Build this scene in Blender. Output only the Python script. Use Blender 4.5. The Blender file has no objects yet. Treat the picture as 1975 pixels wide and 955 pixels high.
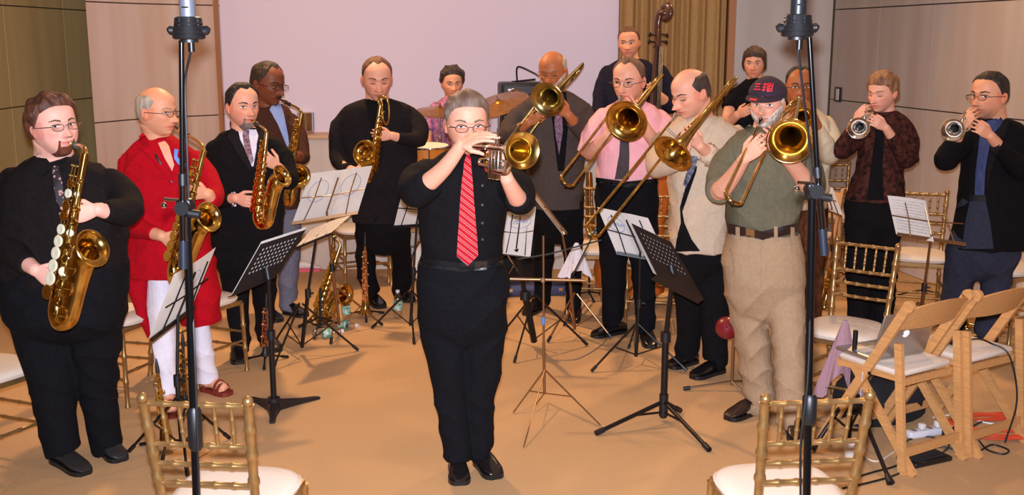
import bpy, bmesh, math, random
import numpy as np
from mathutils import Vector, Matrix, noise
from mathutils.bvhtree import BVHTree
random.seed(7)
scene = bpy.context.scene
COL = scene.collection

# ------------------------------------------------------------------ camera
F = 2050.0; PITCH = math.radians(11.04); CAMZ = 2.0
cd = bpy.data.cameras.new('camera'); cam = bpy.data.objects.new('camera', cd); COL.objects.link(cam)
cam.location = (0, 0, CAMZ); cam.rotation_euler = (math.pi/2 - PITCH, 0, 0)
cd.sensor_fit = 'HORIZONTAL'; cd.sensor_width = 36; cd.lens = 36*F/1975; cd.clip_start = .05; cd.clip_end = 60
scene.camera = cam
CT, ST = math.cos(PITCH), math.sin(PITCH)
def ray(px, py):
    u = (px-987.5)/F; v = (477.5-py)/F
    return Vector((u, CT+v*ST, -ST+v*CT))
def P(px, py, Y):                      # authoring helper: a photo pixel at distance Y becomes a point of the room
    d = ray(px, py); t = Y/d.y
    return Vector((t*d.x, Y, CAMZ+t*d.z))
def G(px, py, z=0.0):                  # a photo pixel on the plane of height z
    d = ray(px, py); t = (z-CAMZ)/d.z
    return Vector((t*d.x, t*d.y, z))
def mpp(px, py, Y): return Y/ray(px, py).y/F

# ------------------------------------------------------------------ light and exposure
vs = scene.view_settings
vs.view_transform = 'Standard'; vs.look = 'None'; vs.gamma = 1; vs.use_curve_mapping = False; vs.exposure = -0.10
w = bpy.data.worlds.new('world'); scene.world = w; w.use_nodes = True
w.node_tree.nodes['Background'].inputs[0].default_value = (1.0, .66, .42, 1)
w.node_tree.nodes['Background'].inputs[1].default_value = .05
def area(name, loc, rot, size, power, color, shape='DISK', sy=None):
    l = bpy.data.lights.new(name, 'AREA'); l.energy = power; l.color = color; l.shape = shape; l.size = size
    if sy: l.size_y = sy
    o = bpy.data.objects.new(name, l); COL.objects.link(o); o.location = loc; o.rotation_euler = rot; return o
# flash gun beside the camera
fl = bpy.data.lights.new('flash', 'SPOT'); fl.energy = 1900; fl.color = (.80, .84, 1.0); fl.shadow_soft_size = .025; fl.spot_size = math.radians(100); fl.spot_blend = .9
flo = bpy.data.objects.new('flash', fl); COL.objects.link(flo); flo.location = (-.01, 0.02, 2.075); flo.rotation_euler = (math.radians(82), 0, 0)
# warm ceiling lamps
WARM = (1.0, .60, .30)
def spot(loc, tgt, power, size=.25, ang=80, col=WARM):
    l = bpy.data.lights.new('ceiling_lamp', 'SPOT'); l.energy = power; l.color = col; l.shadow_soft_size = size
    l.spot_size = math.radians(ang); l.spot_blend = .6
    o = bpy.data.objects.new('ceiling_lamp', l); COL.objects.link(o); o.location = loc
    o.rotation_euler = (Vector(tgt)-Vector(loc)).to_track_quat('-Z', 'Y').to_euler(); return o
spot((-1.6, 8.2, 4.3), (.3, 5.6, 0), 620, .10, 95)
spot((1.5, 3.0, 4.3), (.6, 6.2, 0), 130, .12, 100)
spot((2.6, 8.6, 4.3), (1.9, 6.6, .4), 290, .12, 95)
spot((0.0, 7.6, 4.3), (0, 9.5, 1.8), 60, .2, 110, (1, .62, .42))
spot((-2.6, 4.6, 4.3), (-4.0, 8.0, 1.4), 210, .2, 100)
area('ceiling_wash', (0, 5.5, 4.35), (0, 0, 0), 6, 20, (1.0, .62, .38), 'RECTANGLE', 7)

# ------------------------------------------------------------------ materials
def lin(c):
    return tuple(x/12.92 if x <= .04045 else ((x+.055)/1.055)**2.4 for x in c)
def rgb(r, g, b): return lin((r/255, g/255, b/255))
MATS = {}
def mat(name, color, rough=.6, metal=0., bump=0., bscale=60, var=0., vscale=8, spec=.5, stretch=(1, 1, 1), coat=0., sheen=0., emit=None, color2=None):
    if name in MATS: return MATS[name]
    m = bpy.data.materials.new(name); MATS[name] = m; m.use_nodes = True
    nt = m.node_tree; b = nt.nodes['Principled BSDF']
    b.inputs['Base Color'].default_value = (*color, 1); b.inputs['Roughness'].default_value = rough; b.inputs['Metallic'].default_value = metal
    b.inputs['Specular IOR Level'].default_value = spec; b.inputs['Coat Weight'].default_value = coat; b.inputs['Sheen Weight'].default_value = sheen
    tc = nt.nodes.new('ShaderNodeTexCoord'); mp = nt.nodes.new('ShaderNodeMapping'); mp.inputs['Scale'].default_value = stretch
    nt.links.new(tc.outputs['Object'], mp.inputs['Vector'])
    if var > 0:
        n = nt.nodes.new('ShaderNodeTexNoise'); n.inputs['Scale'].default_value = vscale; n.inputs['Detail'].default_value = 5
        nt.links.new(mp.outputs[0], n.inputs['Vector'])
        r = nt.nodes.new('ShaderNodeValToRGB'); c2 = color2 or tuple(c*(1-var) for c in color)
        r.color_ramp.elements[0].position = .35; r.color_ramp.elements[1].position = .65
        r.color_ramp.elements[0].color = (*c2, 1); r.color_ramp.elements[1].color = (*color, 1)
        nt.links.new(n.outputs['Fac'], r.inputs[0]); nt.links.new(r.outputs[0], b.inputs['Base Color'])
    if bump > 0:
        n2 = nt.nodes.new('ShaderNodeTexNoise'); n2.inputs['Scale'].default_value = bscale; n2.inputs['Detail'].default_value = 3
        nt.links.new(mp.outputs[0], n2.inputs['Vector'])
        bp = nt.nodes.new('ShaderNodeBump'); bp.inputs['Strength'].default_value = bump; bp.inputs['Distance'].default_value = .01
        nt.links.new(n2.outputs['Fac'], bp.inputs['Height']); nt.links.new(bp.outputs[0], b.inputs['Normal'])
    if emit:
        b.inputs['Emission Color'].default_value = (*emit[0], 1); b.inputs['Emission Strength'].default_value = emit[1]
    return m
def attr_mat(name, rough=.5, bump=.05):
    if name in MATS: return MATS[name]
    m = mat(name, (1, 1, 1), rough, bump=bump, bscale=220, spec=.32); nt = m.node_tree; b = nt.nodes['Principled BSDF']
    a = nt.nodes.new('ShaderNodeAttribute'); a.attribute_name = 'tint'; nt.links.new(a.outputs['Color'], b.inputs['Base Color'])
    b.inputs['Subsurface Weight'].default_value = .12; b.inputs['Subsurface Radius'].default_value = (.02, .008, .004); b.inputs['Subsurface Scale'].default_value = .5
    return m
def glass_mat(name, color=(1, 1, 1), alpha=.15, rough=.03):
    if name in MATS: return MATS[name]
    m = bpy.data.materials.new(name); MATS[name] = m; m.use_nodes = True; nt = m.node_tree; nt.nodes.remove(nt.nodes['Principled BSDF'])
    t = nt.nodes.new('ShaderNodeBsdfTransparent'); t.inputs[0].default_value = (*color, 1)
    g = nt.nodes.new('ShaderNodeBsdfGlossy'); g.inputs['Roughness'].default_value = rough
    x = nt.nodes.new('ShaderNodeMixShader'); x.inputs[0].default_value = alpha
    nt.links.new(t.outputs[0], x.inputs[1]); nt.links.new(g.outputs[0], x.inputs[2]); nt.links.new(x.outputs[0], nt.nodes['Material Output'].inputs[0])
    return m
BRASS = mat('brass', (.88, .62, .20), .15, 1., var=.3, vscale=14)
BRASSD = mat('lacquered_brass', (.76, .49, .13), .17, 1., var=.4, vscale=18)
OLDBRASS = mat('aged_brass', (.52, .42, .17), .22, 1., var=.3, vscale=14)
SILVER = mat('silver_plate', (.80, .78, .76), .13, 1.)
CHROME = mat('chrome', (.75, .75, .78), .12, 1.)
PEARL = mat('pearl_key', rgb(225, 220, 190), .25, 0, coat=.5)
BLACKM = mat('black_metal', rgb(22, 21, 22), .38, .3)
BLACKP = mat('black_plastic', rgb(18, 18, 20), .45)
GOLDP = mat('gold_paint', rgb(176, 138, 86), .34, .75, var=.2, vscale=30)
CUSH = mat('ivory_cushion', rgb(214, 200, 184), .8, bump=.1, bscale=90)
PAPER = mat('paper', rgb(206, 199, 190), .85, var=.06, vscale=20)
INK = mat('ink', rgb(50, 50, 90), .8)
BLUEINK = mat('blue_ink', rgb(105, 120, 175), .8)
WOOD = mat('beech_wood', rgb(205, 150, 92), .42, var=.22, vscale=9, stretch=(12, 1, 12), bump=.05)
TEAL = mat('teal_cap', rgb(20, 120, 90), .5)

# ------------------------------------------------------------------ mesh building
def frames(pts, up=None):
    pts = [Vector(p) for p in pts]; n = len(pts); T = []
    for i in range(n):
        a = pts[max(i-1, 0)]; b = pts[min(i+1, n-1)]; t = (b-a)
        T.append(t.normalized() if t.length > 1e-9 else Vector((0, 0, 1)))
    u = Vector(up) if up is not None else (Vector((0, 0, 1)) if abs(T[0].z) < .9 else Vector((0, 1, 0)))
    out = []
    for i in range(n):
        if up is not None and abs(Vector(up).dot(T[i])) < .98: u = Vector(up)
        u = (u - T[i]*u.dot(T[i])).normalized(); out.append((pts[i], T[i], u, T[i].cross(u)))
    return out
class MB:
    def __init__(s): s.v = []; s.f = []
    def add(s, vs_, fs):
        o = len(s.v); s.v += [tuple(v) for v in vs_]; s.f += [tuple(i+o for i in f) for f in fs]; return s
    def rings(s, R, cap=True, loop=False):
        n = len(R[0]); vs_ = [p for r in R for p in r]; fs = []
        m = len(R)
        for i in range(m if loop else m-1):
            a = i*n; b = ((i+1) % m)*n
            for j in range(n):
                k = (j+1) % n; fs.append((a+j, a+k, b+k, b+j))
        if cap and not loop: fs.append(tuple(range(n-1, -1, -1))); fs.append(tuple((m-1)*n+j for j in range(n)))
        return s.add(vs_, fs)
    def tube(s, pts, r, r2=None, n=10, cap=True, up=None, loop=False):
        if not hasattr(r, '__len__'): r = [r]*len(pts)
        if r2 is None: r2 = r
        elif not hasattr(r2, '__len__'): r2 = [r2]*len(pts)
        R = []
        for (p, t, u, v), a, b in zip(frames(pts, up), r, r2):
            R.append([p + u*(math.cos(2*math.pi*k/n)*a) + v*(math.sin(2*math.pi*k/n)*b) for k in range(n)])
        return s.rings(R, cap, loop)
    def caps(s, pts, r, n=10):              # tube with rounded ends and joints
        if not hasattr(r, '__len__'): r = [r]*len(pts)
        s.tube(pts, r, n=n)
        for p, q in zip(pts, r): s.ball(p, q, n=n)
        return s
    def ball(s, c, r, n=12, M=None):
        rr = (r, r, r) if not hasattr(r, '__len__') else r
        c = Vector(c); R = []; m = max(4, n//2)
        for i in range(1, m):
            a = math.pi*i/m
            ring = []
            for j in range(n):
                b = 2*math.pi*j/n; q = Vector((rr[0]*math.sin(a)*math.cos(b), rr[1]*math.sin(a)*math.sin(b), rr[2]*math.cos(a)))
                ring.append(c + (M @ q if M else q))
            R.append(ring)
        vs_ = [p for r_ in R for p in r_]; k = len(vs_); q = Vector((0, 0, rr[2])); q = M @ q if M else q
        vs_ += [c+q, c-q]; fs = []
        for i in range(m-2):
            for j in range(n): fs.append((i*n+j, (i+1)*n+j, (i+1)*n+(j+1) % n, i*n+(j+1) % n))
        for j in range(n): fs.append((k, j, (j+1) % n)); fs.append((k+1, (m-2)*n+(j+1) % n, (m-2)*n+j))
        return s.add(vs_, fs)
    def box(s, c, d, M=None, bev=0):
        c = Vector(c); hx, hy, hz = d[0]/2, d[1]/2, d[2]/2
        if bev:
            b = min(bev, hx*.9, hy*.9, hz*.9); R = []
            for z, k in ((-hz, b), (-hz+b*.3, b*.3), (-hz+b, 0), (hz-b, 0), (hz-b*.3, b*.3), (hz, b)):
                X, Y = hx-k, hy-k; ring = []
                for sx, sy in ((1, 1), (-1, 1), (-1, -1), (1, -1)):
                    for t in ((0, 1, 2) if sx*sy > 0 else (2, 1, 0)):
                        a = math.pi/4*t; ring.append(Vector((sx*(X-b+b*math.cos(a)), sy*(Y-b+b*math.sin(a)), z)))
                R.append([c + (M @ q if M else q) for q in ring])
            return s.rings(R)
        q = [Vector((x*hx, y*hy, z*hz)) for z in (-1, 1) for x, y in ((-1, -1), (1, -1), (1, 1), (-1, 1))]
        q = [c + (M @ p if M else p) for p in q]
        return s.add(q, [(3, 2, 1, 0), (4, 5, 6, 7), (0, 1, 5, 4), (1, 2, 6, 5), (2, 3, 7, 6), (3, 0, 4, 7)])
    def bar(s, a, b, w, h, up=(0, 0, 1)):    # rectangular bar from a to b
        a, b = Vector(a), Vector(b); t = (b-a).normalized(); u = Vector(up); u = (u-t*u.dot(t)).normalized(); v = t.cross(u)
        R = [[p + u*(sy*h/2) + v*(sx*w/2) for sx, sy in ((-1, -1), (1, -1), (1, 1), (-1, 1))] for p in (a, b)]
        return s.rings(R)
    def lathe(s, prof, o=(0, 0, 0), ax=(0, 0, 1), n=24, cap=False):
        o = Vector(o); ax = Vector(ax).normalized(); u = ax.orthogonal().normalized(); v = ax.cross(u)
        R = [[o + ax*z + u*(r*math.cos(2*math.pi*k/n)) + v*(r*math.sin(2*math.pi*k/n)) for k in range(n)] for r, z in prof]
        return s.rings(R, cap)
    def quad(s, a, b, c, d): return s.add([a, b, c, d], [(0, 1, 2, 3)])
    def prism(s, poly, h, M):                # polygon in local XY, thickness h along local Z
        n = len(poly); vs_ = [M @ Vector((x, y, z)) for z in (-h/2, h/2) for x, y in poly]
        return s.add(vs_, [tuple(range(n-1, -1, -1)), tuple(range(n, 2*n))] + [(i, (i+1) % n, n+(i+1) % n, n+i) for i in range(n)])
    def mesh(s, name, o=None):
        me = bpy.data.meshes.new(name)
        V = s.v if o is None else [(a[0]-o[0], a[1]-o[1], a[2]-o[2]) for a in s.v]
        me.from_pydata([tuple(a) for a in V], [], s.f); me.update(); return me
    def build(s, name, material, parent=None, o=None, smooth=True, norm=True):
        me = s.mesh(name, o)
        if norm:
            bm = bmesh.new(); bm.from_mesh(me); bmesh.ops.recalc_face_normals(bm, faces=bm.faces); bm.to_mesh(me); bm.free()
        return link(name, me, material, parent, smooth)
def link(name, me, material, parent=None, smooth=True):
    if material is not None and not me.materials: me.materials.append(material)
    if smooth:
        me.polygons.foreach_set('use_smooth', [True]*len(me.polygons))
        try: me.set_sharp_from_angle(angle=math.radians(42))
        except Exception: pass
    ob = bpy.data.objects.new(name, me); COL.objects.link(ob)
    if parent is not None: ob.parent = parent
    return ob
def struct(o): o['kind'] = 'structure'; return o
def thing(name, label, cat, loc=(0, 0, 0), rotz=0, group=None, M=None):
    o = bpy.data.objects.new(name, None); COL.objects.link(o); o.empty_display_size = .1
    if M is not None: o.matrix_world = M
    else: o.location = loc; o.rotation_euler = (0, 0, rotz)
    o['label'] = label; o['category'] = cat
    if group: o['group'] = group
    return o
def tag(o, label, cat, group=None):
    o['label'] = label; o['category'] = cat
    if group: o['group'] = group
    return o
CH = {}
def dup(root, loc=None, rotz=None, label=None, group=None, M=None):
    r = root.copy(); COL.objects.link(r)
    if M is not None: r.matrix_world = M
    else:
        r.location = loc; r.rotation_euler = (0, 0, rotz or 0)
    if label: r['label'] = label
    if group: r['group'] = group
    for ch in list(root.children):
        c = ch.copy(); COL.objects.link(c); c.parent = r
        for g in ch.children:
            d = g.copy(); COL.objects.link(d); d.parent = c
    return r
def resample(pts, n):
    pts = [Vector(p) for p in pts]; L = [0]
    for a, b in zip(pts, pts[1:]): L.append(L[-1]+(b-a).length)
    out = []
    for k in range(n):
        t = L[-1]*k/(n-1); i = 0
        while i < len(L)-2 and L[i+1] < t: i += 1
        f = (t-L[i])/max(L[i+1]-L[i], 1e-9); out.append(pts[i].lerp(pts[i+1], f))
    return out
def catmull(pts, m=6):
    pts = [Vector(p) for p in pts]; out = []
    q = [pts[0]*2-pts[1]] + pts + [pts[-1]*2-pts[-2]]
    for i in range(1, len(q)-2):
        for k in range(m):
            t = k/m; a, b, c, d = q[i-1], q[i], q[i+1], q[i+2]
            out.append(.5*((2*b)+(c-a)*t+(2*a-5*b+4*c-d)*t*t+(-a+3*b-3*c+d)*t**3))
    out.append(pts[-1]); return out
def interp(x, xs, ys): return float(np.interp(x, xs, ys))
def remesh(mb, voxel, smooth=3, fac=.5):
    me = mb.mesh('tmp'); ob = bpy.data.objects.new('tmp', me); COL.objects.link(ob)
    r = ob.modifiers.new('r', 'REMESH'); r.mode = 'VOXEL'; r.voxel_size = voxel; r.use_smooth_shade = True
    if smooth:
        s = ob.modifiers.new('s', 'SMOOTH'); s.factor = fac; s.iterations = smooth
    dg = bpy.context.evaluated_depsgraph_get(); dg.update()
    out = bpy.data.meshes.new_from_object(ob.evaluated_get(dg))
    bpy.data.objects.remove(ob); bpy.data.meshes.remove(me); return out
def coords(me):
    a = np.empty(len(me.vertices)*3, 'f'); me.vertices.foreach_get('co', a); return a.reshape(-1, 3)
def setco(me, a): me.vertices.foreach_set('co', np.ascontiguousarray(a, 'f').ravel()); me.update()
def bvh_of(me):
    c = [Vector(v) for v in coords(me)]
    return BVHTree.FromPolygons(c, [tuple(p.vertices) for p in me.polygons])
def drape(bvh, poly, rayfn, off=.004, thick=.003, edge=8):
    """a piece of cloth cut to the outline and laid over the surface in bvh"""
    bm = bmesh.new(); vs_ = [bm.verts.new((p[0], p[1], 0)) for p in poly]
    f = bm.faces.new(vs_); bmesh.ops.triangulate(bm, faces=[f])
    for _ in range(6):
        le = [e for e in bm.edges if e.calc_length() > edge]
        if not le: break
        bmesh.ops.subdivide_edges(bm, edges=le, cuts=1); bmesh.ops.triangulate(bm, faces=[q for q in bm.faces if len(q.verts) > 3])
    co = []; last = None; miss = []
    for i, v in enumerate(bm.verts):
        o, d = rayfn(v.co.x, v.co.y); h = bvh.ray_cast(o, d, 30)
        if h[0] is None: co.append(None); miss.append((i, o, d))
        else: co.append((h[0], h[1], (h[0]-o).length))
    good = [c for c in co if c]
    if not good: bm.free(); return None
    md = float(np.median([c[2] for c in good]))
    V = []; N = []
    for i, v in enumerate(bm.verts):
        o, d = rayfn(v.co.x, v.co.y)
        if co[i] is None or abs(co[i][2]-md) > .35: p = o + d*md; n = -d
        else:
            p, n = co[i][0], co[i][1]
            if n.dot(d) > 0: n = -n
            n = (n*.5 - d*.5).normalized()
        V.append(p); N.append(n)
    m = MB(); k = len(V)
    bm.verts.index_update(); tris = [tuple(v.index for v in f.verts) for f in bm.faces]
    bnd = [(e.verts[0].index, e.verts[1].index) for e in bm.edges if len(e.link_faces) == 1]
    bm.free()
    m.add([p+n*(off+thick) for p, n in zip(V, N)] + [p+n*(off-thick) for p, n in zip(V, N)],
          tris + [tuple(i+k for i in reversed(t)) for t in tris] + [(a, b, b+k, a+k) for a, b in bnd])
    return m
def camray(px, py): d = ray(px, py).normalized(); return Vector((0, 0, CAMZ)), d
def text_mesh(s, size, name='t', ext=.0006, shear=0):
    c = bpy.data.curves.new(name, 'FONT'); c.body = s; c.size = size; c.extrude = ext; c.align_x = 'CENTER'; c.align_y = 'CENTER'; c.shear = shear
    ob = bpy.data.objects.new(name, c); COL.objects.link(ob)
    dg = bpy.context.evaluated_depsgraph_get(); dg.update(); me = bpy.data.meshes.new_from_object(ob.evaluated_get(dg))
    bpy.data.objects.remove(ob); bpy.data.curves.remove(c); return me
# ------------------------------------------------------------------ the room
CARPET = mat('carpet', rgb(206, 166, 118), .95, bump=.5, bscale=260, var=.10, vscale=300, color2=rgb(186, 146, 100))
PANEL = mat('maple_panel', rgb(212, 196, 180), .42, var=.5, vscale=2.2, stretch=(1.6, 1.6, .22), color2=rgb(198, 178, 160), bump=.02)
PANELL = mat('maple_panel_left', rgb(214, 192, 134), .5, var=.5, vscale=2.2, stretch=(1.6, 1.6, .2), color2=rgb(198, 172, 114), bump=.02)
PANELP = mat('maple_column', rgb(214, 190, 172), .28, var=.5, vscale=3, stretch=(2.2, 2.2, .15), color2=rgb(204, 172, 148), coat=.3)
GROOVE = mat('panel_groove', rgb(70, 50, 36), .8)
SCREENM = mat('screen_white', rgb(226, 212, 222), .85)
TRIMW = mat('wood_trim', rgb(158, 104, 58), .4)
PLASTER = mat('plaster', rgb(205, 190, 170), .9)
def slab(name, poly, z0, z1, m):
    b = MB(); n = len(poly); b.add([(x, y, z) for z in (z0, z1) for x, y in poly], [tuple(range(n-1, -1, -1)), tuple(range(n, 2*n))]+[(i, (i+1) % n, n+(i+1) % n, n+i) for i in range(n)])
    return struct(b.build(name, m, smooth=False))
slab('floor', [(-6, -3), (6, -3), (6, 12), (-6, 12)], -.1, 0, CARPET)
slab('ceiling', [(-6, -3), (6, -3), (6, 12), (-6, 12)], 4.4, 4.5, PLASTER)
def panelled(name, pts, zs, m, gap=.010, th=.03, vis=1):
    """wall of veneered panels over a dark backing; pts run along the wall foot, the room lies to the right of travel"""
    b = MB(); g = MB()
    for (a, c) in zip(pts, pts[1:]):
        a = Vector((*a, 0)); c = Vector((*c, 0)); t = (c-a).normalized(); nrm = Vector((t.y, -t.x, 0)); L = (c-a).length
        g.bar(a - nrm*.06 + Vector((0, 0, 2.2)), c - nrm*.06 + Vector((0, 0, 2.2)), .06, 4.4)
        for z0, z1 in zip(zs, zs[1:]):
            p = a + t*(gap/2); q = c - t*(gap/2); zz = Vector((0, 0, (z0+z1)/2))
            b.bar(p + zz - nrm*th/2, q + zz - nrm*th/2, th, z1-z0-gap)
    o = struct(b.build(name, m, smooth=False)); k = struct(g.build('wall_backing', GROOVE, o, smooth=False)); return o
ZS = [0, 1.43, 2.29, 3.3, 4.4]
panelled('wall_right', [(3.13, 10.55), (3.30, 9.75), (3.46, 8.91), (3.71, 7.74), (3.98, 6.5), (4.25, 5.2), (4.9, 2.0), (5.0, -3)], ZS, PANEL)
panelled('wall_back_right', [(1.7, 10.72), (3.13, 10.60)], [0, 4.4], PANEL)
panelled('wall_left', [(-4.6, -3), (-4.5, 2.0), (-4.35, 6.8), (-4.3, 9.2), (-4.27, 10.35), (-4.2, 11.2)], ZS, PANELL)
# curved veneered column in front of the left wall
cb = MB()
arc = [(-3.62, 10.4), (-3.42, 9.0), (-3.31, 8.46), (-3.24, 8.62), (-3.17, 8.78), (-3.08, 8.93), (-2.95, 9.09), (-2.8, 9.22), (-2.61, 9.36), (-2.56, 9.46), (-2.56, 9.9), (-3.0, 10.6)]
for z0, z1 in ((0, 1.35), (1.36, 2.29), (2.30, 3.3), (3.31, 4.4)):
    n = len(arc); cb.add([(x, y, z) for z in (z0, z1) for x, y in arc], [tuple(range(n-1, -1, -1)), tuple(range(n, 2*n))]+[(i, (i+1) % n, n+(i+1) % n, n+i) for i in range(n)])
o = struct(cb.build('wall_column', PANELP, smooth=True))
b = MB(); n = len(arc); ar2 = [(x*.999-.004, y+.012) for x, y in arc]
b.add([(x, y, z) for z in (0.01, 4.39) for x, y in ar2], [(i, (i+1) % n, n+(i+1) % n, n+i) for i in range(n)]); struct(b.build('wall_backing', GROOVE, o, smooth=False))
struct(MB().bar((-2.575, 9.44, 0), (-2.575, 9.44, 4.4), .05, .05, (0, 1, 0)).build('trim_1', TRIMW, smooth=False))
# projection wall with its low wood ledge
b = MB().box((-.75, 9.56, 2.795), (3.62, .06, 3.21)); struct(b.build('wall_back', SCREENM, smooth=False))
b = MB().box((-.75, 9.75, 2.2), (5.2, .06, 4.4)); struct(b.build('wall_back_panel', PANEL, smooth=False))
b = MB().box((-.78, 9.5, .58), (3.52, .5, 1.16)); struct(b.build('trim_2', PANEL, smooth=False))
b = MB().box((-.78, 9.49, 1.175), (3.56, .56, .035), bev=.01); struct(b.build('trim_3', mat('ledge_wood', rgb(206, 164, 122), .4), smooth=False))
# curtain
CURT = mat('curtain_cloth', rgb(176, 138, 84), .9, bump=.25, bscale=120, var=.12, vscale=40)
b = MB(); N = 240; R = []
rows = [0.02, 1.2, 2.4, 3.4, 4.35]
for z in rows:
    r = []
    for k in range(N+1):
        s = k/N; x = .93+s*.93
        a = .035*math.sin(s*46+.6*math.sin(z*.8))+.02*math.sin(s*19+1.2+z*.25)+.012*math.sin(s*87)
        r.append(Vector((x, 9.42+a, z)))
    back = [q+Vector((0, .015, 0)) for q in reversed(r)]; R.append(r+back)
b.rings(R); tag(b.build('curtain', CURT), 'tan floor-length curtain hanging in folds beside the white projection wall', 'curtain')
struct(MB().bar((1.90, 9.40, 0), (1.90, 9.40, 4.4), .06, .05, (0, 1, 0)).build('trim_4', TRIMW, smooth=False))
struct(MB().box((1.90, 10.0, 2.2), (.05, 1.2, 4.4)).build('trim_5', TRIMW, smooth=False))
# wall outlet
wp = P(1594, 183, 10.3); t = thing('wall_outlet', 'dark framed double power outlet on the pale panelled wall', 'outlet', (3.155, 10.38, wp.z-.0), math.atan2(-.17, .8)*0+math.radians(-102+90))
t.rotation_euler = (0, 0, math.atan2(-.80, .17)+0); 
MB().box((0, 0, 0), (.13, .012, .14), bev=.004).build('outlet_plate', mat('dark_plate', rgb(60, 42, 34), .5), t)
q = MB(); q.box((0, -.008, .0), (.06, .006, .11), bev=.002); q.box((0, .008, 0), (.06, .006, .11), bev=.002); q.build('outlet_face', mat('white_plastic', rgb(225, 222, 214), .4), t)
# ------------------------------------------------------------------ people
SKIN = attr_mat('skin')
_ico = bmesh.new(); bmesh.ops.create_icosphere(_ico, subdivisions=6, radius=1); _ico.verts.ensure_lookup_table()
ICOV = np.array([v.co[:] for v in _ico.verts]); ICOF = [tuple(v.index for v in f.verts) for f in _ico.faces]; _ico.free()
def sst(a, b, x): t = np.clip((x-a)/(b-a), 0, 1); return t*t*(3-2*t)
def head_shape(wide=1., jaw=1., chin=1., nose=1., fat=0.):
    d = ICOV; x, y, z = d[:, 0].copy(), d[:, 1].copy(), d[:, 2].copy()
    fr = sst(.15, .6, -y)
    t = np.clip(-z, 0, 1)
    up_ = 1+.13*np.exp(-((z-.62)/.28)**2); x = x*up_; y = y*up_
    X = .665*wide*np.sign(x)*np.abs(x)**.92*(1-(.30-.14*(jaw-1)*2-fat*.16)*t**1.7)
    Y = np.where(y < 0, .80*y, .88*y)
    Y = np.where(y < 0, Y - .24*t*sst(0, .5, -y)*np.sqrt(np.clip(1-x*x*1.2, 0, 1)), Y*(1-.30*t))
    Z = z*np.where(z > 0, 1., 1.)
    Y = np.where(Y < -.79, -.79+(Y+.79)*.45, Y)
    g = lambda cx, cz, sx, sz: np.exp(-((X-cx)/sx)**2-((Z-cz)/sz)**2)*fr
    for s in (-1, 1):
        Y += .10*g(s*.27, .02, .15, .10); Y -= .05*g(s*.40, -.16, .15, .13)*(1+fat); Y -= .10*nose*g(s*.10, -.33, .055, .06)
        X += s*.05*fat*g(s*.5, -.45, .3, .3)
    Y -= .055*g(0, .19, .42, .08); Y += .035*g(0, .05, .06, .06)
    f = .31*nose*sst(0, 1, (.10-Z)/.44)*(1-sst(0, 1, (-.31-Z)/.09)); Y -= f*np.exp(-(X/(.085+.05*sst(0, 1, -Z/.35)))**2)*fr
    Y -= .055*g(0, -.49, .20, .045); Y -= .06*g(0, -.62, .17, .05); Y += .055*g(0, -.555, .22, .022)
    Y += .03*g(0, -.70, .2, .04); Y -= .07*chin*g(0, -.86, .18, .11)
    Z = Z + 0
    return np.stack([X, Y, Z], 1)
HAIRLINES = {   # azimuth from the face (0) to the nape (180) -> lowest elevation covered, highest elevation covered
 'full':  ([0, 25, 45, 62, 74, 84, 96, 120, 180], [39, 38, 32, 22, 6, -8, 0, -32, -36], [0, 180], [99, 99]),
 'low':   ([0, 25, 45, 62, 74, 84, 96, 120, 180], [28, 26, 24, 16, 0, -12, -4, -36, -40], [0, 180], [99, 99]),
 'short': ([0, 25, 45, 62, 74, 84, 96, 120, 180], [40, 40, 38, 26, 10, -4, 2, -28, -34], [0, 180], [99, 99]),
 'reced': ([0, 14, 32, 50, 66, 76, 86, 96, 120, 180], [46, 50, 54, 42, 16, 2, -6, 2, -28, -34], [0, 180], [99, 99]),
 'fringe': ([0, 55, 64, 76, 86, 96, 120, 180], [90, 80, 22, 4, -6, 2, -28, -34], [0, 60, 90, 180], [10, 34, 52, 52]),
 'part': ([0, 25, 45, 62, 74, 84, 96, 120, 180], [36, 34, 30, 16, 2, -8, 0, -34, -38], [0, 180], [99, 99]),
 'bob':   ([0, 25, 45, 62, 74, 84, 96, 120, 180], [26, 22, 20, 4, -14, -30, -34, -40, -44], [0, 180], [99, 99]),
}
def shell(base, mask, thick, tuck=-.03, lump=.02, seed=0):
    """a layer over the skull where mask > 0"""
    keep = mask > -.25; n = base/np.maximum(np.linalg.norm(base, axis=1, keepdims=True), 1e-6)
    nz = np.sin(n[:, 0]*9+seed+2*n[:, 2])*np.sin(n[:, 1]*8+seed*2)*lump*.8 + np.sin(n[:, 0]*23+n[:, 1]*6+n[:, 2]*5+seed)*lump*.35
    h = tuck + (thick*1.0 - tuck)*sst(-.05, 1.5, mask) + nz*sst(.1, 1.2, mask)
    V = base + n*h[:, None]; m = MB(); idx = -np.ones(len(V), int); f2 = [f for f in ICOF if keep[f[0]] and keep[f[1]] and keep[f[2]]]
    used = sorted({i for f in f2 for i in f}); idx[used] = range(len(used))
    if not used: return None
    inn = base*(.90)
    k = len(used); cnt = {}
    for f in f2:
        for a, b in ((f[0], f[1]), (f[1], f[2]), (f[2], f[0])): cnt[(a, b)] = 1
    bnd = [(a, b) for (a, b) in cnt if (b, a) not in cnt]
    m.add([tuple(V[i]) for i in used]+[tuple(inn[i]) for i in used],
          [tuple(int(idx[i]) for i in f) for f in f2] + [tuple(int(idx[i])+k for i in reversed(f)) for f in f2] + [(int(idx[b]), int(idx[a]), int(idx[a])+k, int(idx[b])+k) for a, b in bnd])
    return m
def xform(mb, M): mb.v = [tuple(M @ Vector(v)) for v in mb.v]; return mb
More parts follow.
